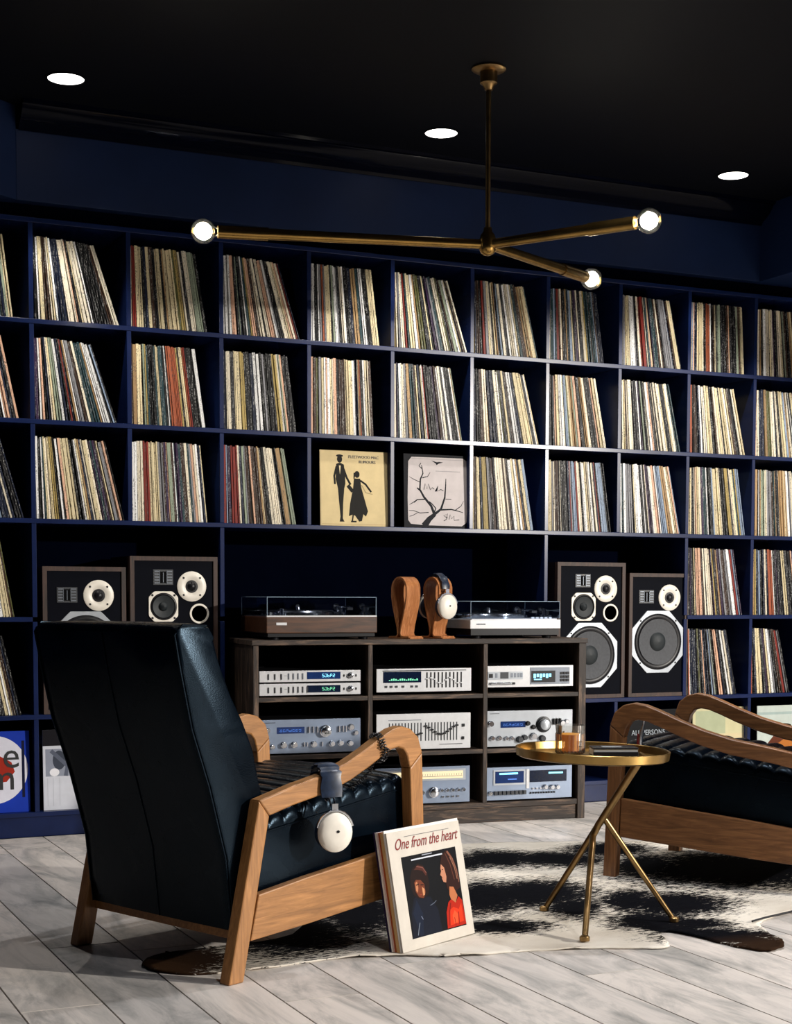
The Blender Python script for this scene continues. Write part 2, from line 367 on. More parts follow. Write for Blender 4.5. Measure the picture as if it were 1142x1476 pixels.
# frieze above the shelves between two bulkheads, crown moulding under the ceiling
struct('trim_1', MB().box(-.05, 3.39, 0, .35, 2.405, 2.665), M['navy_matt'], bevel=.002)
struct('trim_2', MB().prism([(-.05, 2.405), (-.05, H), (-1.2, H), (-1.2, 2.385)], 0, .35), M['navy_matt'])
bl = MB(); bl.add([(-.05, 0, 2.405), (-1.0, -.62, 2.405), (-1.0, .0, 2.405), (-.05, 0, H), (-1.0, -.62, H), (-1.0, 0, H)], [(0, 1, 2), (3, 5, 4), (0, 3, 4, 1), (1, 4, 5, 2), (2, 5, 3, 0)])
struct('trim_3', bl, M['navy_matt'])
struct('trim_4', MB().box(3.39, 4.4, -1.3, .35, 2.405, H), M['navy_matt'], bevel=.002)
cv = [(0, 2.66), (-.008, 2.66), (-.012, 2.672), (-.03, 2.682), (-.06, 2.700), (-.082, 2.722), (-.09, 2.736), (-.104, 2.738), (-.108, 2.75), (0, 2.75)]
cm = MB(); cm.add([(x, y, z) for x in (-.04, 3.39) for y, z in cv], [(i, (i+1) % 10, 10+(i+1) % 10, 10+i) for i in range(10)]+[tuple(range(10)), tuple(range(19, 9, -1))])
struct('trim_5', cm, M['crown'], smooth=True)

# ------------------------------------------------------------------ wall of record cubbies
ZS = [2.337-P*k for k in range(7)]          # shelf line centres: top, rows 0-5
SH = thing('record_shelving', 'wall-wide navy built-in shelving of square cubbies full of records', 'shelving', (0, 0, 0))
T = .018
def hboard(x0, x1, z): MB().box(x0, x1, 0, .345, z-T/2, z+T/2).build('shelf', M['navy'], SH, bevel=.0015)
def vboard(x, z0, z1): MB().box(x-T/2, x+T/2, .0015, .345, z0, z1).build('divider', M['navy'], SH, bevel=.0015)
XA, XB = -3*P, 11*P
for k in (0, 1, 2, 3): hboard(XA, XB, ZS[k])
for k in (4,): hboard(XA, -T/2, ZS[k]); hboard(8*P+T/2, XB, ZS[k])
for k in (5,): hboard(XA, 2*P-T/2, ZS[k]); hboard(6*P+T/2, XB, ZS[k])
hboard(XA, XB, ZS[6])
for c in range(-3, 12):
    x = c*P; rows = []
    for r in range(6):
        solid = True
        if r >= 3 and 3 <= c <= 5: solid = False
        if r in (3, 4) and c in (1, 7): solid = False
        if solid: rows.append(r)
    for r in rows: vboard(x, ZS[r+1]+T/2, ZS[r]-T/2)
MB().box(XA, XB, .346, .358, 0, 2.34).build('back_panel', M['inner'], SH)
MB().box(XA, XB, .012, .03, 0, ZS[6]-T/2).build('plinth', M['navy'], SH)
MB().box(XA, XB, .05, .34, ZS[0]+T/2, 2.404).build('top_rail', M['inner'], SH)

# ------------------------------------------------------------------ records
cells = {(0, -1): (.313, 6.8), (0, 0): (.341, 18.2), (0, 1): (.324, 9.2), (0, 2): (.338, 17.5), (0, 3): (.323, 7.2), (0, 4): (.355, 18.2), (0, 5): (.333, 13.7), (0, 6): (.300, 8.5), (0, 7): (.345, 12.8), (0, 8): (.325, 3.6), (0, 9): (.33, 9.6),
 (1, -1): (.328, 11.8), (1, 0): (.326, 18.6), (1, 1): (.316, 8.0), (1, 2): (.326, 7.6), (1, 3): (.298, 3.0), (1, 4): (.338, 10.9), (1, 5): (.345, 14.4), (1, 6): (.315, 11.5), (1, 7): (.345, 13.0), (1, 8): (.333, 13.4), (1, 9): (.35, 13.0),
 (2, -1): (.342, 16.2), (2, 0): (.354, 13.8), (2, 1): (.323, 5.4), (2, 2): (.325, 10.0), (2, 5): (.32, 10.0), (2, 6): (.345, 8.5), (2, 7): (.345, 12.2), (2, 8): (.345, 9.2), (2, 9): (.345, 7.2),
 (3, -1): (.303, 10.0), (3, 8): (.335, 10.6), (3, 9): (.338, 9.7), (4, -1): (.324, 13.0), (4, 8): (.311, 12.2), (4, 9): (.255, 14.)}
PAL = [('cream', '#dccda6', 17), ('ivory', '#eae0c9', 17), ('white', '#ececea', 13), ('tan', '#a98a62', 6), ('peach', '#d6ab90', 5), ('red', '#7c2a22', 3), ('orange', '#a3573a', 1.5), ('mustard', '#a9945a', 3),
       ('brown', '#3a271c', 9), ('black', '#09090b', 14), ('charcoal', '#1a1a1e', 9), ('navy', '#10192f', 7), ('pale blue', '#8b9cb2', 3.5), ('teal', '#1f3a40', 3.5), ('olive', '#55552f', 3), ('purple', '#2f1d3a', 3), ('grey', '#86868a', 5), ('sage', '#8f9a86', 3)]
BLU = {'navy': 3, 'pale blue': 2.2, 'white': 1.4, 'cream': .6}
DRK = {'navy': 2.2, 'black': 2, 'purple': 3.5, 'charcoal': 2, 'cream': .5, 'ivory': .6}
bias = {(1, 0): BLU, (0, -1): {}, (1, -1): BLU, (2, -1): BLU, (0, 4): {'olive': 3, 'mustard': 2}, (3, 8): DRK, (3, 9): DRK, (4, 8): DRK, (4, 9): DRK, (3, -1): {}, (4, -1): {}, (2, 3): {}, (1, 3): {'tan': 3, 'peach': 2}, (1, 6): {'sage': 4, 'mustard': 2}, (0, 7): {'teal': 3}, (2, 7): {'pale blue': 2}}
ROWN = ['top row', 'second row', 'third row', 'fourth row', 'fifth row']
CNAME = {-1: 'cubby at left edge', 0: 'first full cubby from left', 1: 'second full cubby from left', 2: 'third full cubby from left'}
ORD = 'leftmost second third fourth fifth sixth seventh eighth ninth tenth eleventh twelfth thirteenth fourteenth fifteenth sixteenth seventeenth eighteenth nineteenth twentieth twenty-first twenty-second twenty-third twenty-fourth twenty-fifth twenty-sixth twenty-seventh twenty-eighth twenty-ninth thirtieth thirty-first thirty-second thirty-third thirty-fourth thirty-fifth thirty-sixth thirty-seventh thirty-eighth thirty-ninth fortieth forty-first forty-second forty-third forty-fourth forty-fifth'.split()
far = MB(); rec0 = None; n_ind = 0
for (r, c), (xb, ang) in cells.items():
    rnd = random.Random(r*101+c*13+5)
    zb = ZS[r+1]+T/2+.0004; x = c*P+T/2+.001; L = .312
    total = xb-T/2-.004-(L*sin(radians(ang))*1.01); th = []; s = 0
    while s < total-.003:
        t = min(rnd.choice([.004, .005, .006, .007, .0085, .010, .013])*rnd.uniform(.9, 1.15), max(total-s, .004)); th.append(t); s += t
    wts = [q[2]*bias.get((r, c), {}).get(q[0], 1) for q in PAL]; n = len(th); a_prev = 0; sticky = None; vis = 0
    for i, t in enumerate(th):
        fr = (i+1)/n; a = radians(ang)*min(1, fr**.8)
        x += L*1.01*(sin(a)-sin(a_prev)); a_prev = a
        if sticky and rnd.random() < .22: q = sticky
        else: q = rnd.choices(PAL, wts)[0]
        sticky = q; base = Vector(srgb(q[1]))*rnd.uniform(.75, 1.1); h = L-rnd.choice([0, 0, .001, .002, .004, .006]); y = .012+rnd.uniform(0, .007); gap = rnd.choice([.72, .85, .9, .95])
        near = c <= 2 and (r, c) != (0, 2)
        if c == -1 and x+t-.15*sin(a) < -.185: x += t/cos(a); continue

        if near:
            if rec0 is None:
                rec0 = MB().box(0, 1, 0, 1, 0, 1).build('record', M['spine']); o = rec0
            else: o = rec0.copy(); COL.objects.link(o)
            o.location = (x, y, zb); o.scale = (t*gap, .312, h); o.rotation_euler = (0, -a, 0); o.color = (*base, 1)
            side = ''
            tag(o, f'{q[0]} record spine, {ORD[vis]}{" from left" if vis else ""} in {ROWN[r]}, {CNAME[c]}' if c >= 0 else f'{q[0]} record spine, {ORD[vis]}{" from left" if vis else ""} in {ROWN[r]}, {CNAME[c]}', 'record', 'vinyl records in the wall cubbies'); vis += 1; n_ind += 1
        else:
            far.box(0, t*gap, 0, .312, 0, h, tuple(base), Matrix.Translation((x, y, zb)) @ Matrix.Rotation(-a, 4, 'Y'))
        x += t/cos(a)
print('individual records', n_ind)
fo = far.build('record_collection', M['spine_far'], fix=False)
tag(fo, 'rest of the record spines filling the cubbies to the right and lower edges', 'records', 'vinyl records in the wall cubbies', 'stuff')

def sleeve(name, label, loc, W=.312, Hh=.312, col='#d9c9a0', rz=0, tilt=0, th=.004, group=None):
    t = thing(name, label, 'record', loc, rz, group); t.rotation_euler = (-radians(tilt), 0, rz)
    mb = MB().box(0, W, 0, th, 0, Hh, srgb(col)); mb.build('sleeve', M['print'], t); return t
zsh = ZS[3]+T/2+.001
g = 'record covers displayed face out'
t = sleeve('record', 'cream record cover with two black figures standing face out on shelf', (1.183, .022, zsh), col='#d8c292', tilt=2, group=g)
sk = '#15130f'
cover(t, .312, .312, [('#dcc797', rect(.01, .01, .99, .99)), ('#b99e6c', rect(.02, .02, .98, .025)),
  (sk, ell(.285, .885, .038, .048)), (sk, ell(.285, .93, .05, .018)), (sk, [(.235, .82), (.27, .835), (.30, .835), (.345, .815), (.362, .70), (.365, .56), (.348, .50), (.33, .30), (.322, .10), (.345, .055), (.275, .055), (.288, .12), (.27, .32), (.255, .50), (.225, .62)]),
  ('#e2d0a4', [(.275, .80), (.30, .80), (.288, .68)]), (sk, stroke([(.34, .76), (.385, .64), (.44, .55)], .03)), (sk, stroke([(.24, .79), (.205, .66), (.215, .55)], .028)),
  (sk, ell(.535, .69, .038, .046)), (sk, stroke([(.50, .71), (.49, .63)], .03, .015)), (sk, [(.49, .635), (.58, .635), (.595, .52), (.63, .40), (.69, .20), (.66, .13), (.62, .16), (.60, .07), (.56, .06), (.50, .14), (.46, .15), (.41, .13), (.43, .30), (.475, .50)]),
  (sk, stroke([(.58, .61), (.66, .56), (.74, .46)], .026)), ('#a89770', stroke([(.60, .55), (.66, .45), (.76, .43)], .012)), (sk, rect(.44, .05, .52, .07)), (sk, stroke([(.46, .07), (.48, .2)], .02)), (sk, stroke([(.40, .54), (.47, .46)], .05))])
text('FLEETWOOD MAC', .0165, (.128, -.0016, .282), t, M['black_ink'])
text('RUMOURS', .0165, (.175, -.0016, .262), t, M['black_ink'])
t = sleeve('record', 'white record cover with black bare tree and bird, face out beside the cream one', (1.566, .022, zsh), col='#0b0e16', tilt=2, group=g)
br = '#0c0f18'
cover(t, .312, .312, [('#ccc4c4', [(.06, .10), (.10, .05), (.30, .035), (.88, .03), (.95, .08), (.97, .3), (.965, .93), (.90, .965), (.12, .96), (.07, .9), (.055, .4)]),
  (br, stroke([(.30, .02), (.38, .12), (.47, .19)], .10, .05)), (br, stroke([(.46, .18), (.41, .30), (.30, .42), (.24, .52), (.25, .66), (.29, .74), (.27, .85)], .04, .012)),
  (br, stroke([(.45, .18), (.56, .26), (.62, .42), (.635, .58), (.64, .68)], .04, .010)), (br, stroke([(.56, .25), (.72, .26), (.82, .24), (.90, .22)], .022, .008)), (br, stroke([(.78, .25), (.87, .31), (.91, .38)], .012, .006)),
  (br, stroke([(.45, .20), (.48, .27), (.42, .33), (.38, .36)], .02, .012)), (br, stroke([(.33, .39), (.20, .38), (.12, .33), (.08, .31)], .018, .006)), (br, stroke([(.20, .38), (.15, .34)], .014)),
  (br, stroke([(.37, .21), (.24, .20), (.14, .23), (.07, .23)], .012, .006)), (br, stroke([(.2, .2), (.12, .16), (.08, .15)], .008)), (br, stroke([(.24, .62), (.14, .66), (.08, .69)], .010, .005)), (br, stroke([(.28, .68), (.36, .70), (.40, .76)], .014, .006)), (br, stroke([(.25, .50), (.20, .54)], .02)),
  (br, stroke([(.28, .80), (.23, .84), (.26, .88)], .012)), (br, stroke([(.63, .40), (.72, .40)], .008)),
  (br, [(.42, .92), (.48, .885), (.50, .86), (.53, .88), (.60, .90), (.54, .905), (.50, .90), (.46, .91)]),
  (br, stroke([(.30, .52), (.32, .60), (.35, .53), (.37, .60), (.40, .52), (.43, .55), (.46, .53)], .010)), (br, stroke([(.47, .50), (.52, .58), (.50, .50), (.56, .53), (.60, .51)], .009)),
  (br, stroke([(.66, .14), (.60, .17), (.66, .20), (.64, .12), (.60, .10)], .009)), (br, stroke([(.68, .12), (.70, .19), (.72, .13), (.76, .17), (.76, .11), (.84, .12)], .009)),
  ('#9d9a9c', rect(.48, .775, .86, .782)), ('#9d9a9c', rect(.12, .935, .90, .94))])
zl = ZS[6]+T/2+.001
t = sleeve('record', 'blue cover with white disc and black and red letters, bottom cubby at left edge', (-.334, .026, zl), col='#10309a', tilt=2, group='record covers in the bottom row of cubbies')
cover(t, .312, .312, [('#1436a8', rect(0, 0, 1, 1)), ('#dcdcea', ell(.56, .53, .42, .42, 40)), ('#a02a1c', [(.50, .36), (.50, .66), (.60, .72), (.78, .62), (.82, .50), (.72, .38)]), ('#0a1030', rect(.905, .18, .94, .88))], y=-.0)
text('le', .145, (.176, -.0012, .172), t, M['black_ink'], sx=1.0, ext=.0004)
text('m', .145, (.148, -.0012, .088), t, M['black_ink'], sx=1.0, ext=.0004)
t = sleeve('record', 'pale cover with grey picture, bottom cubby mostly hidden behind the near armchair', (.030, .026, zl), col='#c9ccd6', tilt=2, group='record covers in the bottom row of cubbies')
cover(t, .312, .312, [('#cfd2dc', rect(0, 0, 1, 1)), ('#0e0c14', rect(0, .80, 1, 1)), ('#8d93a2', rect(.03, .42, .9, .76)), ('#3d4350', ell(.2, .62, .08, .12)), ('#e8e8ee', ell(.14, .47, .06, .05)), ('#5a6070', stroke([(.1, .74), (.3, .55), (.28, .42)], .05)), ('#b4b8c2', rect(.05, .05, .055, .4)), ('#b4b8c2', rect(.12, .05, .125, .4)), ('#b4b8c2', rect(.2, .05, .205, .4))])
t = sleeve('record', 'cream cover with tiny dark figures low on it, behind the far armchair arms', (3.072, .026, zl), col='#b9b48e', tilt=1.5, group='record covers in the bottom row of cubbies')
cover(t, .312, .312, [('#c8c29a', rect(0, 0, 1, 1)), ('#aab090', rect(.05, .5, .6, .95)), ('#cfc19a', rect(.3, .1, .95, .6))]+[('#1c1a16', ell(.18+.09*k, .26+.02*(k % 2), .018, .04)) for k in range(4)]+[('#8d7c54', rect(.05, .2, .9, .212)), ('#3a3428', ell(.72, .2, .04, .01))])
t = sleeve('record', 'pale cover with brown and orange mound shape at right picture edge', (3.447, .026, zl), col='#b7c0ba', tilt=1.5, group='record covers in the bottom row of cubbies')
cover(t, .312, .312, [('#bcc6bf', rect(0, 0, 1, 1)), ('#9fb0ac', rect(0, .86, 1, .9)), ('#5c2c18', [(.05, .02), (.2, .42), (.38, .60), (.55, .66), (.75, .55), (1, .3), (1, .02)]), ('#b06a2c', [(.25, .10), (.38, .40), (.55, .5), (.75, .38), (.85, .1)]), ('#7c1c12', stroke([(.12, .12), (.3, .24), (.5, .3), (.72, .22), (.85, .08)], .07)), ('#2a1810', ell(.5, .68, .16, .04))])
t = sleeve('record', 'black record cover with small grey lettering, behind the curved front leg of far armchair', (2.668, .026, zl), col='#07080b', tilt=1.5, group='record covers in the bottom row of cubbies')
cover(t, .312, .312, [('#08090d', rect(0, 0, 1, 1))])
text('ALL PERSONS', .034, (.062, -.0012, .196), t, M['grey_ink'], sx=.9)
text('KNOWN', .030, (.150, -.0012, .168), t, M['grey_ink'], sx=.9)
for ch in list(t.children):
    if ch.name.startswith('lettering'): ch['label'] = 'small grey lettering'

# ------------------------------------------------------------------ loudspeakers
def oct_(a, k): return lambda t: min(a/max(abs(cos(t)), 1e-6), a/max(abs(sin(t)), 1e-6), a*k/(abs(cos(t))+abs(sin(t))))
def circ(r): return lambda t: r
def speaker(label, loc, W, Hh, parts, D=.30):
    s = thing('loudspeaker', label, 'speaker', loc, 0, 'loudspeakers in the open bays'); b = .017
    MB().box(0, W, .012, D, 0, Hh).box(0, b, 0, .012, 0, Hh).box(W-b, W, 0, .012, 0, Hh).box(b, W-b, 0, .012, 0, b).box(b, W-b, 0, .012, Hh-b, Hh).build('cabinet', M['walnut_z'], s)
    MB().box(b, W-b, .006, .0125, b, Hh-b).build('baffle', M['blackmatt'], s)
    y = .006
    for kind, cx, cz, r in parts:
        if kind == 'horn':
            h = MB().box(cx-r, cx+r, y-.003, y, cz-r*.75, cz+r*.75).build('super_tweeter', M['darkgrey'], s, bevel=.001)
            MB().box(cx-r*.32, cx+r*.32, y-.0045, y-.003, cz-r*.55, cz+r*.55).build('mouth', M['void'], h)
            g_ = MB()
            for k in range(5):
                for sx in (-1, 1): g_.box(cx+sx*r*.62-r*.26, cx+sx*r*.62+r*.26, y-.006, y-.003, cz-r*.6+k*r*.28, cz-r*.6+k*r*.28+r*.09)
            for sx in (-1, 1): g_.box(cx+sx*r*.36-.001, cx+sx*r*.36+.001, y-.006, y-.003, cz-r*.65, cz+r*.65)
            g_.box(cx-.0012, cx+.0012, y-.006, y-.004, cz-r*.5, cz+r*.45).build('fins', M['grey'], h)
        if kind == 'tweeter':
            f = MB().lathe([(r, 0), (r, .004), (r*.96, .006), (r*.5, .006), (r*.42, .002)], 40, '-y', (cx, y, cz)).build('tweeter', M['white'], s, smooth=True)
            MB().lathe([(r*.42, .0032), (r*.30, .0035), (r*.27, .007), (r*.12, .011), (0, .012)], 28, '-y', (cx, y-.001, cz)).build('dome', M['black'], f, smooth=True)
            for k in range(4):
                a = pi/4+k*pi/2; MB().lathe([(.0042, .0055), (.0042, .0072), (0, .0078)], 10, '-y', (cx+r*.8*cos(a), y, cz+r*.8*sin(a))).build('screw', M['black'], f)
        if kind in ('mid', 'woofer'):
            w_ = kind == 'woofer'
            f = MB().ringfn(oct_(r, 1.42 if w_ else 1.62), circ(r*.90), y-.006, y, (cx, cz), 64).build(kind, M['silver2'] if w_ else M['white'], s, bevel=.0012)
            MB().lathe([(r*.905, .003), (r*.86, .008), (r*.80, .009), (r*.73, .004)], 48, '-y', (cx, y, cz), closed=True).build('surround', M['black'], f, smooth=True)
            MB().lathe([(r*.74, .0045), (r*.66, .003), (r*.4, -.001), (r*.28, -.002)], 48, '-y', (cx, y-.004, cz), closed=True).build('cone', M['conegrey'] if w_ else M['conedark'], f, smooth=True)
            MB().lathe([(r*.30, .002), (r*.27, .006), (r*.18, .012), (0, .016)], 28, '-y', (cx, y-.002, cz)).build('dust_cap', M['conedark'], f, smooth=True)
            for k in range(4):
                a = pi/4+k*pi/2; rr = r*(.955 if w_ else 1.06); MB().lathe([(.0045, .0055), (.0045, .0075), (0, .008)], 10, '-y', (cx+rr*cos(a), y, cz+rr*sin(a))).build('screw', M['black'], f)
        if kind == 'port':
            f = MB().ringfn(circ(r), circ(r*.8), y-.005, y, (cx, cz), 36).build('port', M['white'], s, bevel=.001)
            MB().lathe([(r*.8, .001), (0, .001)], 24, '-y', (cx, y, cz)).build('opening', M['void'], f)
    return s
z5 = ZS[5]+T/2+.001
speaker('tall loudspeaker with walnut edge partly hidden behind right end of cabinet', (2.313, .006, z5), .358, .612, [('horn', .134, .530, .040), ('tweeter', .254, .494, .060), ('mid', .137, .413, .063), ('port', .281, .386, .040), ('woofer', .172, .195, .146)])
speaker('shorter loudspeaker with whole grey woofer, right of all the loudspeakers', (2.694, .006, z5), .322, .566, [('horn', .094, .459, .041), ('tweeter', .220, .455, .060), ('woofer', .158, .252, .143)])
speaker('shorter loudspeaker at far left, its woofer hidden by the armchair back', (.031, .006, z5), .325, .568, [('horn', .094, .459, .040), ('tweeter', .217, .457, .060), ('woofer', .165, .252, .143)])
speaker('tall loudspeaker with white round tweeter and port, left of the cabinet', (.373, .006, z5), .358, .612, [('horn', .134, .530, .041), ('tweeter', .251, .494, .060), ('mid', .134, .414, .060), ('port', .282, .386, .040), ('woofer', .172, .195, .146)])

# ------------------------------------------------------------------ equipment cabinet
CA = radians(-5.7); CR = Vector((2.205, -.414)); dd = Vector((cos(CA), sin(CA))); nb = Vector((-dd.y, dd.x)); CW = 1.43
def cabp(u, back, z): q = CR+dd*u+nb*back; return (q.x, q.y, z)
CAB = thing('equipment_cabinet', 'dark rustic wood cabinet of nine open compartments holding silver audio units', 'cabinet', cabp(-CW, 0, 0), CA)
CD = .395
MB().box(-.006, CW+.004, -.006, CD, .737, .757).build('top', M['cabwood'], CAB, bevel=.002)
for x, m in ((0, 'cabwood_z'), (CW-.034, 'cabwood_z')): MB().box(x, x+(.022 if x == 0 else .034), 0, CD, 0, .737).build('side_panel', M[m], CAB, bevel=.002)
for x in (.470, .966): MB().box(x, x+.019, 0, CD, .083, .737).build('divider', M['cabwood_z'], CAB, bevel=.0015)
for x0, x1 in ((.022, .470), (.489, .966), (.985, CW-.034)):
    for z in (.515, .287): MB().box(x0, x1, .002, CD, z, z+.018).build('shelf', M['cabwood'], CAB, bevel=.0015)
MB().box(.022, CW-.034, .003, CD, .060, .083).build('bottom_shelf', M['cabwood'], CAB, bevel=.002)
MB().box(.022, CW-.034, .010, .03, .0, .060).build('plinth', M['cabwood'], CAB, bevel=.002)
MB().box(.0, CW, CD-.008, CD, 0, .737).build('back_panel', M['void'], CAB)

KN = {}
def knob(r, ln, mat='chrome', key=None):
    k = (r, ln, mat)
    if k not in KN:
        mb = MB().lathe([(r, 0), (r, ln*.25), (r*.86, ln*.3), (r*.84, ln*.92), (r*.74, ln), (0, ln)], 24, '-y'); mb.box(-.0006, .0006, -ln-.0008, -ln*.6, r*.2, r*.8)
        KN[k] = mb
    return KN[k]
def unit(name, label, u0, z0, W, Hh, face, back=.012, D=.32, group='silver audio units in the cabinet'):
    o = thing(name, label, 'audio unit', cabp(u0, back, z0), CA, group)
    MB().box(.002, W-.002, .008, D, .004, Hh-.002).build('case', M['black'], o, bevel=.001)
    MB().box(0, W, 0, .008, 0, Hh).build('front_panel', M[face], o, bevel=.0012)
    ft = MB()
    for x in (.03, W-.05):
        for y in (.03, D-.05): ft.box(x, x+.02, y, y+.02, -.006, .004)
    ft.build('foot', M['black'], o)
    return o
def feat(o, name, x0, x1, z0, z1, mat, d=.0012): return MB().box(x0, x1, -d, .0005, z0, z1).build(name, M[mat], o)
def knobs(o, lst, mat='chrome'):
    src = {}
    for x, z, r, ln in lst:
        k = (r, ln)
        if k not in src: src[k] = knob(r, ln, mat).build('knob', M[mat], o, smooth=True); src[k].location = (x, 0, z)
        else: share(src[k], o, (x, 0, z))
def row(o, name, xs, z0, z1, wd, mat, d=.003):
    src = None
    for x in xs:
        if src is None: src = MB().box(-wd/2, wd/2, -d, .0005, z0, z1).build(name, M[mat], o); src.location = (x, 0, 0)
        else: share(src, o, (x, 0, 0))
def digits(o, x0, z0, wd, h, n, mat, name='digits'):
    mb = MB(); st = wd/n
    for i in range(n):
        a = x0+i*st; b = a+st*.62; rnd = random.Random(i*5+n)
        for s in rnd.sample(range(7), 5):
            if s < 3: zz = z0+h*s/2; mb.box(a, b, -.0022, -.0014, zz-h*.05, zz+h*.05)
            else: xx = a if s % 2 else b; zz = z0+(h/2 if s > 4 else 0); mb.box(xx-h*.05, xx+h*.05, -.0022, -.0014, zz, zz+h*.5)
    return mb.build(name, M[mat], o)
# top left pair
for lab, z0, m, scr, hh in (('slim pale silver tuner with blue display, upper of the stacked pair', .5925, 'cyan', 'screenb', .044), ('slim pale silver tuner with green display, lower of the stacked pair', .540, 'green', 'screen', .046)):
    o = unit('slim_tuner', lab, -1.402, z0, .414, hh, 'silverwhite')
    row(o, 'button', [.036+.026*k for k in range(3)], .010, .032, .005, 'darkgrey')
    row(o, 'button', [.118+.019*k for k in range(4 if m == 'cyan' else 5)], .010, .034, .0045, 'darkgrey' if m == 'green' else 'grey')
    d_ = feat(o, 'display', .193, .330, .010, .038, scr); digits(o, .255, .018, .055, .012, 5, m)
    knobs(o, [(.372, .023, .012, .012)]); feat(o, 'maker_plate', .100, .112, .024, .0255, 'grey'); row(o, 'switch', [.345, .395], .018, .027, .004, 'black')
# spectrum analyser / equaliser, top middle
o = unit('graphic_equalizer', 'pale silver equalizer with dark green display and black slider bank, top middle compartment', -.921, .545, .408, .094, 'silverwhite')
feat(o, 'display', .028, .190, .038, .082, 'screen'); feat(o, 'top_strip', .025, .385, .084, .087, 'black')
g_ = MB()
for k in range(14): g_.box(.052+k*.009, .058+k*.009, -.002, -.0012, .046, .049+.006*abs(sin(k*.8)))
g_.build('level_bars', M['green'], o)
row(o, 'button', [.04, .062, .084, .112, .150, .170], .018, .026, .010, 'darkgrey')
row(o, 'slider_slot', [.215+.0165*k for k in range(10)], .016, .078, .0058, 'black', .001)
for k in range(10):
    if k == 0: sk0 = MB().box(-.0055, .0055, -.006, 0, -.002, .002).build('slider', M['silverwhite'], o); sk0.location = (.215, 0, .052)
    else: share(sk0, o, (.215+.0165*k, 0, .044+.012*sin(k*1.3)))
feat(o, 'maker_plate', .03, .05, .089, .0905, 'grey')
# cd / tape player, top right
o = unit('disc_player', 'pale silver player with keypad and bright display window, top right compartment', -.449, .557, .395, .088, 'silverwhite')
tr = feat(o, 'tray', .010, .165, .032, .064, 'silver2', .002)
feat(o, 'button', .014, .030, .040, .056, 'black', .004); feat(o, 'window', .064, .100, .036, .062, 'darkgrey', .003)
row(o, 'button', [.046, .115, .130, .145, .158], .040, .058, .010, 'grey', .003)
MB().tube([(.02, -.006, .016), (.112, -.006, .016)], .0055, 10).build('handle', M['chrome'], o, smooth=True)
feat(o, 'button', .118, .130, .011, .020, 'black', .004)
feat(o, 'display_bezel', .198, .378, .010, .080, 'grey', .0015); feat(o, 'display', .203, .312, .018, .066, 'black', .0022)
dg_ = MB(); [dg_.box(.213+k*.014, .223+k*.014, -.0032, -.0022, .036+.004*(k % 2), .054) for k in range(6)]; dg_.box(.215, .25, -.0032, -.0022, .028, .032).build('digits', M['cyan'], o)
src = None
for i in range(3):
    for j in range(3):
        q = (.340+i*.0145, 0, .026+j*.0145)
        if src is None: src = MB().box(-.0058, .0058, -.004, 0, -.0055, .0055).build('key', M['black'], o); src.location = q
        else: share(src, o, q)
# amplifiers
def amp(lab, u0, z0, W, Hh, big, face):
    o = unit('amplifier', lab, u0, z0, W, Hh, face)
    feat(o, 'display', .068, .180, .078, .104, 'screenb'); digits(o, .08, .086, .09, .008, 7, 'blue')
    if not big:
        knobs(o, [(.265, .085, .024, .024)]); knobs(o, [(.03, .092, .011, .014), (.03, .045, .011, .014), (.372, .098, .013, .016), (.392, .075, .010, .014), (.05, .028, .010, .014)])
        knobs(o, [(.095+.0, .034, .013, .018), (.138, .034, .013, .018), (.218, .034, .013, .018), (.292, .034, .012, .018), (.328, .036, .012, .018), (.368, .034, .012, .018)])
        row(o, 'lever', [.198, .215, .232, .322, .338, .35], .080, .104, .004, 'chrome', .010); row(o, 'lever', [.178, .19, .252], .026, .042, .004, 'chrome', .010)
    else:
        knobs(o, [(.262, .088, .034, .012)], 'darkgrey'); knobs(o, [(.262, .088, .026, .024)], 'silver2'); knobs(o, [(.19, .094, .010, .012), (.215, .078, .010, .012)], 'black')
        knobs(o, [(.030, .036, .010, .014), (.062, .036, .010, .014), (.094, .034, .009, .014), (.118, .034, .009, .014), (.215, .040, .015, .016), (.345, .092, .013, .016), (.366, .098, .010, .012)])
        knobs(o, [(.152, .028, .014, .020), (.175, .036, .012, .018), (.255, .030, .014, .018)], 'darkgrey')
        row(o, 'lever', [.308, .322, .336], .086, .112, .006, 'black', .010); knobs(o, [(.022, .096, .013, .018)])
    feat(o, 'maker_plate', .02, .062, Hh-.012, Hh-.010, 'darkgrey')
    return o
amp('silver amplifier with many chrome knobs behind the near armchair, middle left compartment', -1.40, .3115, .412, .133, False, 'silver')
o = amp('silver amplifier with big round volume knob behind the whisky glass', -.450, .3115, .395, .148, True, 'silver2')
# equalizer middle
o = unit('graphic_equalizer', 'tall pale equalizer with two slider banks behind the armchair arm', -.921, .3115, .406, .145, 'silverwhite')
for xs in ([.055+.0135*k for k in range(11)], [.210+.0135*k for k in range(11)]):
    row(o, 'slider_slot', xs, .034, .108, .0045, 'darkgrey', .001)
    s0 = None
    for k, x in enumerate(xs):
        z = .078+.018*sin(k*.55+(0 if xs[0] < .1 else 2))
        if s0 is None: s0 = MB().box(-.0052, .0052, -.008, 0, -.003, .003).build('slider', M['black'], o); s0.location = (x, 0, z)
        else: share(s0, o, (x, 0, z))
row(o, 'button', [.372], .036, .048, .009, 'black', .006); row(o, 'button', [.374], .088, .100, .009, 'black', .006)
feat(o, 'lettering', .27, .37, .017, .0195, 'darkgrey', .0008); feat(o, 'lettering', .05, .19, .118, .1205, 'grey', .0008)
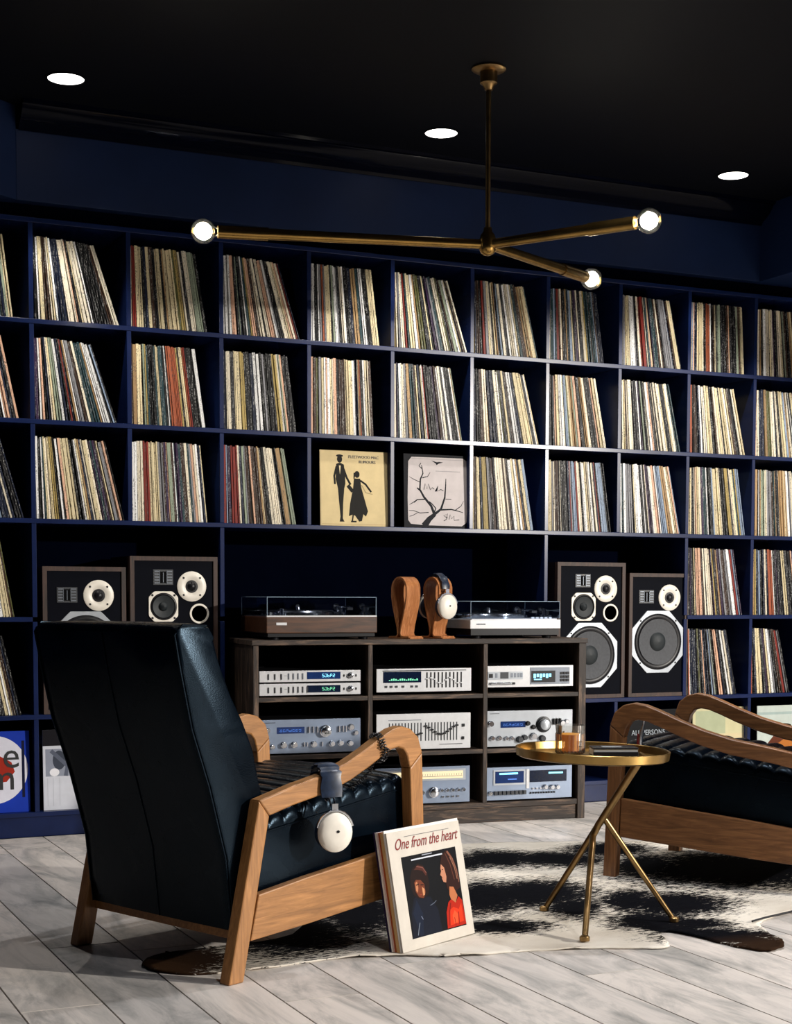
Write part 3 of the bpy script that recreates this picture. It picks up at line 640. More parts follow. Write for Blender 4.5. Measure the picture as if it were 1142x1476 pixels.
# bottom left receiver (mostly hidden) and bottom middle receiver
for lab, u0, z1 in (('silver receiver nearly hidden behind armchair seat, bottom left compartment', -1.400, .247), ('silver receiver with warm lit tuning dial, bottom middle compartment', -.926, .238)):
    o = unit('receiver', lab, u0, .0895, .409, z1-.0895, 'silver')
    feat(o, 'dial_frame', .03, .390, .092, .138, 'silver2', .002); feat(o, 'dial', .045, .378, .100, .130, 'warm', .003)
    sc = MB(); sc.box(.05, .374, -.0036, -.003, .1085, .1100); [sc.box(.055+.0105*k, .0562+.0105*k, -.0036, -.003, .112, .120) for k in range(31)]; sc.build('dial_scale', M['black_ink'], o)
    knobs(o, [(.250, .045, .022, .022), (.045, .045, .014, .016)]); knobs(o, [(.285+.024*k, .052, .008, .012) for k in range(5)]+[(.09+.028*k, .045, .009, .012) for k in range(5)])
    row(o, 'button', [.29+.022*k for k in range(4)], .022, .029, .010, 'chrome', .006)
# cassette deck bottom right
o = unit('cassette_deck', 'silver cassette deck with two dark windows glowing blue, bottom right compartment', -.449, .0895, .394, .136, 'silver')
feat(o, 'window_frame', .036, .180, .062, .125, 'silver2', .003); c_ = feat(o, 'cassette_window', .044, .172, .070, .119, 'screenb', .004); feat(o, 'light_strip', .062, .145, .106, .113, 'cyan', .005)
feat(o, 'light_strip', .10, .140, .084, .088, 'blue', .005); feat(o, 'pillar', .184, .197, .045, .125, 'silverwhite', .004)
feat(o, 'meter_window', .200, .368, .070, .119, 'screen', .003); feat(o, 'light_strip', .285, .350, .103, .110, 'cyan', .004)
row(o, 'key', [.045+.0185*k for k in range(8)], .022, .038, .013, 'darkgrey', .012); knobs(o, [(.022, .030, .010, .014), (.270, .048, .011, .016), (.300, .046, .011, .016), (.325, .046, .011, .016)]); row(o, 'button', [.215, .232, .249], .040, .047, .009, 'chrome', .006)
row(o, 'switch', [.204+.012*k for k in range(10)], .022, .029, .005, 'black', .006)

# ------------------------------------------------------------------ turntables on the cabinet
def lid(o, x0, x1, y0, y1, z0, z1):
    l = MB().box(x0, x1, y0, y1, z0, z1).build('dust_cover', M['lid'], o)
    e = MB(); r = .0013
    for x in (x0, x1):
        for y in (y0, y1): e.tube([(x, y, z0), (x, y, z1)], r, 6)
        e.tube([(x, y0, z1), (x, y1, z1)], r, 6)
    for y in (y0, y1): e.tube([(x0, y, z1), (x1, y, z1)], r, 6)
    e.build('cover_edge', M['lidedge'], l)
def deck(o, W, D, z, plat, sil):
    MB().box(.012, W-.012, .012, D-.012, z, z+.004).build('top_plate', M[sil], o)
    p = MB().lathe([(.150, 0), (.152, .012), (.146, .018), (0, .018)], 48, 'z', (plat, D*.52, z+.004)).build('platter', M['chrome'], o, smooth=True)
    MB().lathe([(.142, .018), (.142, .0205), (0, .0205)], 40, 'z', (plat, D*.52, z+.004)).build('mat', M['black'], p, smooth=True)
    MB().lathe([(.009, .02), (.009, .036), (.006, .044), (0, .044)], 16, 'z', (plat, D*.52, z+.004)).build('spindle', M['chrome'], p, smooth=True)
    ax = W-.062; a = MB().lathe([(.026, 0), (.026, .010), (.016, .014), (.016, .036), (0, .038)], 24, 'z', (ax, D-.09, z+.004)).build('tonearm_base', M['chrome'], o, smooth=True)
    MB().tube([(ax, D-.045, z+.038), (ax, D-.09, z+.038), (ax-.004, D*.35, z+.036), (ax-.03, .075, z+.033)], .0045, 8).build('tonearm', M['chrome'], a, smooth=True)
    MB().lathe([(.014, -.012), (.014, .012)], 16, '-y', (ax, D-.04, z+.038)).build('counterweight', M['chrome'], a, smooth=True)
    MB().box(ax-.045, ax-.022, .055, .085, z+.026, z+.036).build('headshell', M['black'], a)
    return a
TT = thing('turntable', 'walnut-sided turntable under clear lid, left end of cabinet top', 'turntable', cabp(-1.369, .028, .757), CA+radians(2.2))
W1, D1 = .462, .375
MB().box(0, W1, 0, D1, .026, .091).build('plinth', M['walnut'], TT, bevel=.003)
MB().box(.008, W1-.008, .008, D1-.008, .012, .026).build('base', M['black'], TT)
for x in (.03, W1-.06):
    for y in (.03, D1-.06): MB().lathe([(.018, 0), (.02, .012)], 16, 'z', (x+.015, y+.015, .0005)).build('foot', M['black'], TT)
MB().box(.040, .083, -.0015, .001, .058, .068).build('maker_plate', M['silverwhite'], TT)
MB().box(.002, W1-.002, .0, .012, .0905, .0955).build('front_trim', M['silverwhite'], TT, label='bright metal front trim')
deck(TT, W1, D1, .091, .19, 'grey'); lid(TT, .004, W1-.004, .003, D1-.004, .0955, .168)
MB().lathe([(.010, 0), (.010, .026), (0, .028)], 14, 'z', (.085, .07, .096)).build('speed_knob', M['chrome'], TT, smooth=True)
T2 = thing('turntable', 'slim silver turntable under clear lid, right end of cabinet top', 'turntable', cabp(-.513, .028, .757), CA+radians(1))
W2, D2 = .410, .35
MB().box(0, W2, 0, D2, .040, .078).build('plinth', M['silverwhite'], T2, bevel=.002)
MB().box(.006, W2-.006, .006, D2-.006, .014, .040).build('base', M['black'], T2)
for x in (.03, W2-.06):
    for y in (.03, D2-.06): MB().lathe([(.018, 0), (.02, .014)], 16, 'z', (x+.015, y+.015, .0005)).build('foot', M['black'], T2)
MB().box(.028, .068, -.001, .001, .057, .062).build('maker_plate', M['chrome'], T2)
deck(T2, W2, D2, .078, .16, 'silverwhite'); lid(T2, .004, W2-.004, .003, D2-.004, .082, .152)
for k in range(5): MB().box(.285+k*.02, .298+k*.02, .02, .034, .082, .088).build('button', M['silver2'], T2)

# ------------------------------------------------------------------ headphone stands and headphones
def omega(label, loc, rz):
    s = thing('headphone_stand', label, 'stand', loc, rz, 'bent wood headphone stands')
    pts = []   # profile in x-z: base tongue, up the front, round loop, down the back
    pts += [(-.055, .006), (-.030, .006), (-.012, .009), (-.006, .020), (-.010, .045)]
    for t in [(-.022, .085), (-.034, .125), (-.040, .160)]: pts.append(t)
    for k in range(1, 12):
        a = pi-k*pi/12; pts.append((.041*cos(a), .180+.048*sin(a)))
    for t in [(.040, .160), (.034, .125), (.022, .085), (.010, .045), (.006, .020), (.012, .009), (.030, .006), (.055, .006)]: pts.append(t)
    A, B = [], []; h = .0032; n = len(pts)
    for i, (x, z) in enumerate(pts):
        a = pts[max(0, i-1)]; b = pts[min(n-1, i+1)]; dx, dz = b[0]-a[0], b[1]-a[1]; d = sqrt(dx*dx+dz*dz)
        A.append((x-dz/d*h, z+dx/d*h)); B.append((x+dz/d*h, z-dx/d*h))
    MB().strip(A, B, -.041, .041).build('bent_ribbon', M['ply'], s, smooth=True); s.scale = (1, 1, 1.09)
    MB().box(-.062, .062, -.040, .040, 0, .005).build('base_plate', M['ply'], s, bevel=.001)
    return s
omega('empty bent walnut headphone stand beside the left turntable', cabp(-.762, .115, .757), CA+radians(-62))
st2 = omega('bent walnut headphone stand carrying white headphones beside right turntable', cabp(-.622, .115, .757), CA+radians(-62))
def headphones(label, loc, rz, drop, half=.066, padw=.026, tilt=0, top=.86, ah=.055, side=0.):
    """top of the band at the origin, cups hang at +-half in y, band width along x"""
    h = thing('headphones', label, 'headphones', loc, rz, 'vintage white headphones'); h.rotation_euler = (tilt, 0, rz)
    arc = [];
    for k in range(15):
        a = pi*k/14; arc.append((0, -half*top*cos(a), -ah+ah*sin(a)))
    if side: arc = [(0, -half*top-.004, -ah-side), (0, -half*top-.001, -ah-side*.5)]+arc+[(0, half*top+.001, -ah-side*.5), (0, half*top+.004, -ah-side)]
    arc = [(0, -half*1.04, -drop+.045)]+arc+[(0, half*1.04, -drop+.045)]
    pb = MB()
    for off in (-.006, .006): pb.tube([(off, y, z+.004) for x, y, z in arc], .0022, 6)
    pb.build('headband_wire', M['chrome'], h, smooth=True)
    m = MB(); A = [(x, y, z) for x, y, z in arc[1:-1]]; vs = []; n = len(A)
    for i, (x, y, z) in enumerate(A):
        nv = Vector((0, y, max(0, z+ah)*1.2)).normalized() if abs(y)+abs(z+ah) > 1e-6 else Vector((0, 0, 1))
        wv = padw*(1+.10*sin(i*2.1)); th_ = .006+.0015*sin(i*3.3)
        for sx, o_ in ((-1, 0), (-1, th_), (-.5, th_*1.5), (.5, th_*1.5), (1, th_), (1, 0)): vs.append((sx*wv, y+nv.y*(o_+.001), z+nv.z*(o_+.001)))
    fs = [(i*6+k, i*6+(k+1) % 6, (i+1)*6+(k+1) % 6, (i+1)*6+k) for i in range(n-1) for k in range(6)]+[tuple(range(6)), tuple((n-1)*6+k for k in range(6))]
    m.add(vs, fs).build('headband_pad', M['leather_pad'], h, smooth=True, label='creased dark leather headband pad')
    for sg in (-1, 1):
        cz = -drop; y = sg*half; q = MB()
        prof = [(.046, -.002), (.0485, .004), (.047, .014), (.040, .020), (.022, .0235), (.004, .0245), (0, .0245)]
        vs = []; n = 36
        for r_, hh in prof:
            for k in range(n): a = 2*pi*k/n; vs.append((r_*cos(a)*.94, y+sg*hh, cz+r_*sin(a)*1.05))
        fs = [(i*n+k, i*n+(k+1) % n, (i+1)*n+(k+1) % n, (i+1)*n+k) for i in range(len(prof)-1) for k in range(n)]+[tuple(range(n))]
        c = q.add(vs, fs).build('ear_cup', M['white'], h, smooth=True, label='white ear cup')
        v_ = MB().lathe([(.0035, 0), (.0035, .002), (0, .0022)], 12, '-y', (0, 0, 0)).build('vent', M['black'], c); v_.location = (.002, y+sg*.0245, cz+.004); v_.rotation_euler = (0, 0, 0 if sg < 0 else pi)
        v_ = MB().lathe([(.046, 0), (.049, .008), (.044, .018), (.026, .020), (.026, .004), (.046, 0)], 30, '-y', (0, 0, 0), closed=True).build('ear_pad', M['leather_pad'], c, smooth=True); v_.location = (0, y-sg*.001, cz); v_.rotation_euler = (0, 0, pi if sg < 0 else 0)
        yk = MB().tube([(.049*cos(a)*1.02, y+sg*.008, cz+.049*sin(a)*1.12) for a in [radians(15+k*15) for k in range(11)]], .0028, 6)
        yk.box(-.008, .008, y+sg*.006-.003, y+sg*.006+.003, cz+.052, cz+.072); yk.build('yoke', M['chrome'], c, smooth=True)
    return h
headphones('white headphones with dark band hanging on the right wooden stand', cabp(-.622, .115, .757+.258), radians(8), .128, .062, .018)

# ------------------------------------------------------------------ armchairs
def armchair(label, loc, rz, wx, wz, ext=0.):
    c = thing('armchair', label, 'armchair', loc, rz, 'black leather armchairs with wooden frames')
    A = [(-.018, 0), (.082, .436), (.20, .462), (.31, .482), (.39, .506), (.46, .535), (.52, .563), (.56, .579), (.595, .585), (.63, .576), (.660, .552), (.676, .510), (.684, .30), (.695, 0)]
    B = [(.030, 0), (.116, .395), (.20, .414), (.315, .433), (.40, .458), (.47, .487), (.52, .511), (.555, .526), (.580, .530), (.602, .524), (.617, .505), (.627, .47), (.636, .30), (.650, 0)]
    for y0, y1 in ((0, .036), (.604, .640)):
        MB().strip(A[:2], B[:2], y0, y1).build('leg', wz, c, bevel=.004)
        MB().strip(A[1:12], B[1:12], y0, y1).build('armrest', wx, c, smooth=True, bevel=.004)
        MB().strip(A[11:], B[11:], y0, y1).build('leg', wz, c, bevel=.004)
        ys = (y0+.006, y1-.004) if y0 == 0 else (y0+.004, y1-.006)
        MB().strip([(.085, .205), (.25, .226), (.45, .247), (.636, .268)], [(.058, .095), (.25, .107), (.45, .124), (.640, .140)], *ys).build('side_rail', wx, c, bevel=.003)
        for xx in (.006, .672): MB().lathe([(.016, -.0), (.016, .006)], 14, 'z', (xx, (y0+y1)/2, 0)).build('foot_glide', M['black'], c)
    MB().strip([(.045, .125), (.070, .125)], [(.040, .095), (.065, .095)], .036, .604).build('rear_rail', wx, c, bevel=.002)
    MB().strip([(.630, .262), (.655, .265)], [(.634, .150), (.658, .150)], .036, .604).build('front_rail', wx, c, bevel=.002)
    # seat: channels run across the width, ends rounded over
    def loop(e):   # e: 0 middle .. 1 outermost
        L = []; n = 110; nc = 11; dr = .0
        for i in range(n+1):
            s = .10+.565*i/n; zt = .372+.060*(s-.10)/.50+ .012*sin(pi*(s-.1)/.565)
            ph = (i/n*nc) % 1; rd = .014*(1-abs(2*ph-1)**2.5)*(1-.25*e)
            fr = max(0, (s-.635)/.030); zt -= .035*fr*fr
            L.append((s, zt+rd))
        L += [(.672, .36), (.670, .30), (.655, .245), (.40, .205), (.15, .175), (.10, .20)]
        return L
    ys = [(.041, 1, .030, .008), (.043, 1, .016, .003), (.050, .8, .006, 0), (.062, .5, .001, 0), (.09, .2, 0, 0), (.20, 0, -.004, 0), (.32, 0, -.006, 0)]
    ys = ys+[(.64-y, e, d, k) for y, e, d, k in ys[-2::-1]]
    vs = []; n = None; m = MB()
    for y, e, drop, inset in ys:
        L = loop(e); n = len(L)
        for i, (s, z) in enumerate(L):
            top = i <= 110
            vs.append((s+(-inset if s > .6 else (inset if s < .12 else 0)), y, z-(drop if top else -inset)))
    fs = [(i*n+k, i*n+(k+1) % n, (i+1)*n+(k+1) % n, (i+1)*n+k) for i in range(len(ys)-1) for k in range(n)]+[tuple(range(n)), tuple((len(ys)-1)*n+k for k in range(n))]
    seat = m.add(vs, fs).build('seat', M['leather'], c, smooth=True)
    for y in (.0405, .5995):
        MB().tube([(.11+.56*i/20, y, .345+.062*(.01+.56*i/20)/.5) for i in range(19)]+[(.664, y, .375), (.668, y, .30)], .0032, 6).build('piping', M['leather'], seat, smooth=True)
    # back: one thick slab, channelled on the sitter's side
    def bl_(e):
        R = [(.035, .118), (.014, .30), (-.036, .474), (-.088, .615), (-.120, .750), (-.138, .838), (-.134, .851), (-.118, .860), (-.065, .863), (-.038, .856), (-.024, .836)]
        n = 48; F = []
        key = [(.836, -.024), (.80, -.014), (.76, .0), (.69, .032), (.626, .070), (.556, .103), (.47, .124), (.388, .150)]
        for i in range(1, n+1):
            z = .836-(.446)*i/n
            for (z0, x0), (z1, x1) in zip(key[:-1], key[1:]):
                if z1 <= z <= z0+1e-6: x = x0+(x1-x0)*(z0-z)/(z0-z1)
            ph = (i/n*6) % 1; F.append((x+.010*(1-abs(2*ph-1)**3)*(1-e), z))
        return R+F+[(.15, .34), (.135, .22), (.075, .118)]
    ys = [(.042, 1, .010), (.0435, 1, .004), (.050, .9, .0), (.075, .3, -.001), (.18, 0, -.003), (.32, 0, -.004)]; ys = ys+[(.652-y, e, d) for y, e, d in ys[-2::-1]]
    vs = []; m = MB()
    for y, e, d in ys:
        L = bl_(e); n = len(L); cx, cz = .02, .45
        for i, (x, z) in enumerate(L):
            vs.append((x+(d if i < 6 else (-d if i > 10 else 0)), y, z-(d*.8 if 5 <= i <= 11 else 0)))
    fs = [(i*n+k, i*n+(k+1) % n, (i+1)*n+(k+1) % n, (i+1)*n+k) for i in range(len(ys)-1) for k in range(n)]+[tuple(range(n)), tuple((len(ys)-1)*n+k for k in range(n))]
    bk = m.add(vs, fs).build('backrest', M['leather'], c, smooth=True)
    rl = [(.035, .118), (.014, .30), (-.036, .474), (-.088, .615), (-.120, .750), (-.138, .838)]
    for y in (.044, .608):
        MB().tube([(x-.001, y+(.003 if y < .3 else -.003), z) for x, z in rl]+[(-.118, y, .861), (-.045, y, .858)], .0030, 6).build('piping', M['leather'], bk, smooth=True)
    MB().tube([(x-.005, .32, z) for x, z in rl], .0016, 6).build('seam', M['leather'], bk, smooth=True)
    if ext:      # the far chair's frame reaches a little further back
        for o in c.children_recursive:
            for v in o.data.vertices: v.co.x -= ext*max(0, min(1, (.6-v.co.x)/.5))
    return c
d1 = Vector((.922, .386)); w1 = Vector((-.386, .922)); P0 = Vector((-.035, -2.446))
CH1 = armchair('black leather armchair with honey wood arms seen from behind, headphones over its arm', (P0.x, P0.y, 0), math.atan2(.386, .922), M['chairwood'], M['chairwood_z'])
f2 = Vector((-.567, .824)); l2 = Vector((-.824, -.567)); O2 = Vector((1.558, -1.622))-f2*.672-l2*.622
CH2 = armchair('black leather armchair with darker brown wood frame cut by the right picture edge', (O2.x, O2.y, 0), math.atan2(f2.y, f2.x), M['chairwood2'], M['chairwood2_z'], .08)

def chp(s, y, z): q = P0+d1*s+w1*y; return (q.x, q.y, z)
A1 = math.atan2(.386, .922)
headphones('white headphones with leather band draped over near armchair arm', chp(.326, .018, .497), A1-radians(24), .158, .058, .027, top=.58, ah=.022, side=.05)
# coiled cable wound round the arm, hanging inside
def coil(pts, r=.005, turns=70, rr=.0016):
    pts = [Vector(p) for p in pts]; L = [0]
    for a, b in zip(pts[:-1], pts[1:]): L.append(L[-1]+(b-a).length)
    out = []; N = turns*7
    for i in range(N+1):
        s = L[-1]*i/N; k = max(j for j in range(len(L)) if L[j] <= s+1e-9); k = min(k, len(pts)-2)
        f = (s-L[k])/(L[k+1]-L[k]); p = pts[k].lerp(pts[k+1], f); t = (pts[k+1]-pts[k]).normalized(); a = t.orthogonal().normalized(); b = t.cross(a); th = 2*pi*turns*i/N
        out.append(p+(a*cos(th)+b*sin(th))*r)
    return MB().tube(out, rr, 5)
wr = []
for k in range(33):
    a = 2*pi*k/16; wr.append(chp(.505+.012*k/16, .018-.027*cos(a), .532+.036*sin(a)))
hang = [chp(.53, .043, .50), chp(.52, .05, .46), chp(.50, .060, .445), chp(.46, .056, .425)]
hang2 = [chp(.40, .052, .418), chp(.34, .048, .40), chp(.310, .044, .375)]
tag(coil(wr+hang+hang2, .0045, 95, .0018).build('coiled_cable', M['cable'], smooth=True), 'black coiled headphone cable wound around near armchair arm', 'cable')

# ------------------------------------------------------------------ leaning records beside the near chair
bdir = Vector((.9, .437, 0)); ndir = Vector((.437, -.9, 0)); BL = Vector((.455, -2.352, .0095)); LA = math.atan2(.437, .9)
def lean(k_off, label, col, th=.004, shift=0., tilt=11, sz=.311):
    loc = BL-ndir*k_off-bdir*shift
    t = thing('record', label, 'record', loc, LA, 'records leaning against the near armchair'); t.rotation_euler = (-radians(tilt), 0, LA)
    MB().box(0, sz, 0, th, 0, sz, srgb(col)).build('sleeve', M['print'], t); return t
t = lean(0, 'front record cover with white border and red script title, leaning on armchair', '#c8c1b7', .005)
C_ = .311
cover(t, C_, C_, [('#cbc4b9', rect(0, 0, 1, 1)), ('#04060c', rect(.145, .09, .90, .78)),
  # a dark haired figure in a dark coat at left, a long haired figure in a red dress at right, both generic
  ('#0b1120', [(.16, .09), (.18, .30), (.24, .42), (.30, .44), (.46, .40), (.54, .28), (.56, .09)]), ('#101a2e', [(.20, .30), (.27, .40), (.33, .28), (.30, .10), (.26, .10)]),
  ('#1c0d0a', [(.22, .52), (.225, .60), (.27, .67), (.35, .705), (.42, .68), (.465, .61), (.47, .50), (.44, .43), (.38, .40), (.30, .41), (.24, .45)]), ('#4a241c', [(.29, .655), (.35, .69), (.42, .665), (.455, .60), (.44, .585), (.40, .635), (.34, .65)]), ('#7a4a42', stroke([(.33, .68), (.41, .66), (.45, .61)], .008)),
  ('#6a3420', [(.27, .55), (.30, .57), (.36, .56), (.40, .52), (.405, .45), (.37, .405), (.31, .42), (.275, .47)]), ('#b47450', [(.285, .545), (.31, .555), (.315, .50), (.30, .46), (.28, .48)]), ('#c88a60', [(.365, .50), (.395, .48), (.39, .43), (.365, .425)]), ('#1c0d0a', stroke([(.29, .525), (.33, .53)], .009)), ('#1c0d0a', stroke([(.35, .52), (.39, .515)], .009)), ('#8a3a28', stroke([(.32, .44), (.355, .437)], .008)),
  ('#7a8494', stroke([(.225, .11), (.245, .16), (.27, .21)], .007)), ('#8088a0', stroke([(.30, .26), (.32, .23)], .006)), ('#5c6474', stroke([(.44, .33), (.50, .345), (.53, .36)], .006)),
  ('#2a120d', [(.655, .66), (.69, .735), (.76, .765), (.82, .73), (.865, .64), (.888, .52), (.885, .42), (.82, .40), (.77, .44), (.735, .40), (.70, .44), (.69, .55)]), ('#7c5040', stroke([(.77, .755), (.83, .68), (.868, .58), (.88, .47)], .022, .010)), ('#a07058', stroke([(.80, .70), (.845, .60), (.86, .50)], .007)), ('#5a3226', stroke([(.74, .74), (.79, .64), (.82, .50)], .010)),
  ('#b87e62', [(.662, .655), (.648, .62), (.652, .595), (.634, .565), (.652, .548), (.650, .53), (.665, .50), (.70, .49), (.715, .54), (.70, .62)]), ('#8a3a2c', stroke([(.652, .538), (.668, .535)], .006)), ('#1c0d0a', stroke([(.664, .605), (.682, .607)], .007)),
  ('#b06a44', [(.735, .45), (.79, .44), (.83, .36), (.79, .30), (.735, .33), (.72, .38)]),
  ('#a8200c', [(.63, .10), (.645, .24), (.69, .32), (.735, .34), (.79, .30), (.84, .35), (.885, .31), (.898, .10)]), ('#cf3414', [(.67, .12), (.69, .25), (.75, .27), (.82, .24), (.865, .29), (.87, .13)]), ('#e0502a', [(.72, .20), (.76, .24), (.80, .20), (.78, .13), (.73, .13)]), ('#74140a', stroke([(.665, .12), (.69, .24), (.72, .31)], .012)), ('#74140a', stroke([(.80, .11), (.81, .22)], .010)), ('#74140a', stroke([(.75, .11), (.745, .18)], .008)),
  ('#c8ccd6', rect(.27, .735, .70, .747)), ('#9da2ae', rect(.42, .762, .56, .770)), ('#4a4a50', rect(.22, .945, .84, .949))])
tt_ = text('One from the heart', .042, (.022, -.0012, .263), t, M['red_ink'], shear=.5, sx=.80, ext=.0004); tt_['label'] = 'dark red slanted title lettering'
bpy.context.view_layer.update()
specs = [('white record cover standing right behind the front cover', '#e6e2da', .003), ('thick cream record box with mottled tan edge, in the leaning stack', '#cfa873', .009), ('orange-brown record cover in the leaning stack', '#a5522c', .004), ('pale pink record cover in the leaning stack', '#ddbcb0', .004), ('white record cover fifth from the front of leaning stack', '#e9e6df', .004), ('dark purple record cover at the back of leaning stack', '#241a38', .005)]
off = .0056; sh = .002
for i, (lab, col, th) in enumerate(specs):
    lean(off, lab, col, th, sh, sz=.311+(.006 if i == 0 else 0.)); off += th+.0008; sh += .0012

# ------------------------------------------------------------------ cowhide rug
RO = [(-.185, -2.169), (-.104, -2.075), (.061, -2.062), (.275, -2.013), (.50, -1.64), (.72, -1.25), (.93, -.93), (1.25, -.86), (1.498, -.851), (1.706, -.907), (1.908, -.978), (2.106, -1.101), (2.25, -1.35), (2.38, -1.575), (2.30, -1.891), (2.0, -2.20), (1.80, -2.31), (1.66, -2.345), (1.56, -2.40), (1.515, -2.47), (1.478, -2.56), (1.458, -2.62), (1.423, -2.67), (1.375, -2.695), (1.340, -2.690), (1.305, -2.618), (1.278, -2.48), (1.255, -2.405), (1.225, -2.395), (1.195, -2.43), (1.165, -2.50), (1.145, -2.545), (1.115, -2.560), (1.07, -2.535), (.942, -2.478), (.738, -2.428), (.581, -2.414), (.43, -2.345), (.259, -2.310), (.043, -2.333), (-.095, -2.317), (-.173, -2.252)]
def smooth_poly(p, k=4):
    out = []; n = len(p)
    for i in range(n):
        a, b, c, d = [Vector(p[(i+j) % n]) for j in (-1, 0, 1, 2)]
        for q in range(k):
            t = q/k; out.append(.5*((2*b)+(-a+c)*t+(2*a-5*b+4*c-d)*t*t+(-a+3*b-3*c+d)*t**3))
    return out
RP = smooth_poly(RO)
rnd = random.Random(4); RP = [p+Vector((rnd.uniform(-.004, .004), rnd.uniform(-.004, .004))) for p in RP]
def inside(x, y):
    c = False; j = len(RP)-1
    for i in range(len(RP)):
        a, b = RP[i], RP[j]
        if (a.y > y) != (b.y > y) and x < (b.x-a.x)*(y-a.y)/(b.y-a.y)+a.x: c = not c
        j = i
    return c
def nearest(x, y):
    best = None; bd = 9
    for i in range(len(RP)):
        a = RP[i]; b = RP[(i+1) % len(RP)]; ab = b-a; t = max(0, min(1, ((x-a.x)*ab.x+(y-a.y)*ab.y)/max(ab.length_squared, 1e-9))); q = a+ab*t
        dq = (q.x-x)**2+(q.y-y)**2
        if dq < bd: bd = dq; best = q
    return best, sqrt(bd)
blobs = [(1.379, -1.178, .146, -.064, -.082, -.15), (1.558, -1.258, .169, -.074, -.081, -.135), (1.84, -1.156, .14, -.062, -.075, -.118), (1.176, -1.775, .178, -.079, -.112, -.194), (1.011, -1.762, .117, -.052, -.123, -.231), (.846, -2.153, .125, -.056, -.039, -.071), (1.183, -2.01, .076, -.034, -.086, -.14), (1.479, -2.086, .163, -.073, -.103, -.147), (1.383, -1.986, .078, -.034, -.095, -.144), (2.016, -1.684, .347, -.154, -.214, -.281), (1.772, -1.504, .11, -.048, -.139, -.205), (1.342, -2.508, .156, -.07, -.057, -.077), (1.28, -2.266, .109, -.049, -.069, -.102), (1.362, -2.353, .09, -.04, -.049, -.068), (-.074, -2.162, .121, -.054, -.039, -.129), (.256, -1.957, .192, -.086, -.098, -.263), (.557, -1.84, .111, -.049, -.116, -.268), (.839, -1.626, .119, -.053, -.193, -.404), (1.05, -1.184, .131, -.058, -.105, -.219),
         (1.36, -2.66, .10, -.04, -.05, -.07), (-.12, -2.2, .12, -.05, -.05, -.14), (1.20, -1.20, .12, -.05, -.06, -.12)]
stp = .0135; gx0, gy0 = -.22, -2.73; nx, ny = int((2.42-gx0)/stp), int((-.82-gy0)/stp)
vid = {}; vs = []; fs = []; mk = []
def hgt(x, y, d): return .0055+.0012*sin(9*x+4*y)+.0012*sin(17*y-6*x)+(.004*max(0, 1-d/.02)*(max(0, sin(x*23))**2) if y < -2.2 else 0)
def vert(i, j):
    if (i, j) in vid: return vid[i, j]
    x, y = gx0+i*stp, gy0+j*stp
    q, dq = nearest(x, y) if True else (None, 1)
    if dq < stp*.75 or not inside(x, y): x, y = q.x, q.y; dq = 0
    m = 0
    for cx, cy2, ax, ay, bx, by in blobs:
        det = ax*by-ay*bx; px, py = x-cx, y-cy2; u = (px*by-py*bx)/det; v = (ax*py-ay*px)/det; r = sqrt(u*u+v*v)
        m = max(m, max(0, min(1, 1.10-.52*r)))
    td = min((Vector((x, y))-Vector((1.24+.175*q, -2.36-.28*q))).length for q in (0, .125, .25, .375, .5, .625, .75, .875, 1))
    if x > 1.2 and y < -2.3: m = max(m, min(1, 1.25-td*11))
    br_ = max(0, min(1, 1-(x+.15)/.30)) if x < .3 else (max(0, min(.7, (-2.5-y)*6)) if x > 1.25 else 0)
    vid[i, j] = len(vs); vs.append((x, y, hgt(x, y, dq))); mk.append((m, br_)); return vid[i, j]
for i in range(nx):
    for j in range(ny):
        if inside(gx0+(i+.5)*stp, gy0+(j+.5)*stp): fs.append((vert(i, j), vert(i+1, j), vert(i+1, j+1), vert(i, j+1)))
me = bpy.data.meshes.new('cowhide_rug'); me.from_pydata(vs, [], fs); me.materials.append(M['hide'])
at = me.color_attributes.new('Mask', 'FLOAT_COLOR', 'POINT')
for i, (a, b) in enumerate(mk): at.data[i].color = (a, b, 0, 1)
for p_ in me.polygons: p_.use_smooth = True
rug = bpy.data.objects.new('cowhide_rug', me); COL.objects.link(rug)
so = rug.modifiers.new('thickness', 'SOLIDIFY'); so.thickness = .004; so.offset = -1
tag(rug, 'black and white cowhide rug spread on the pale floor between the armchairs', 'rug')
tag(MB().tube([(1.526, -2.406, .010), (1.60, -2.375, .009), (1.66, -2.36, .010), (1.723, -2.338, .009), (1.85, -2.30, .010), (2.05, -2.33, .010)], .0032, 8).build('cable', M['cable'], smooth=True), 'thin black cable lying on the rug edge at right', 'cable')

# ------------------------------------------------------------------ side table, glass, box
TB = thing('side_table', 'small round brass tray table on thin crossing tripod legs', 'table', (1.105, -2.235, 0))
o0 = Vector((1.105, -2.235, 0)); LV = lambda *a: Vector(a)-o0
top = LV(1.262, -2.240, .482); f2_ = LV(1.067, -2.024, .010); f1_ = LV(.965, -2.412, .010); f3_ = LV(1.328, -2.307, .010)
j = f2_.lerp(top, .50); j3 = f2_.lerp(top, .60)
MB().tube([f2_, j, top], [.0085, .0095, .0125], 14).build('leg', M['brassd'], TB, smooth=True)
MB().tube([f1_, f1_.lerp(j, .97), j.lerp(top, .10), j.lerp(top, .30)], [.0085, .0095, .0105, .011], 14).build('leg', M['brassd'], TB, smooth=True)
MB().tube([f3_, j3+Vector((.01, 0, -.01)), j3], [.0075, .009, .009], 14).build('leg', M['brassd'], TB, smooth=True)
for f_ in (f1_, f2_, f3_): MB().lathe([(.014, -.002), (.014, .008), (.009, .012)], 16, 'z', f_).build('foot', M['brassd'], TB, smooth=True)
RT = .213
M['traybrass'] = plain('dull_tray_brass', (.40, .255, .085), .3, 1, var=.2, scale=12)
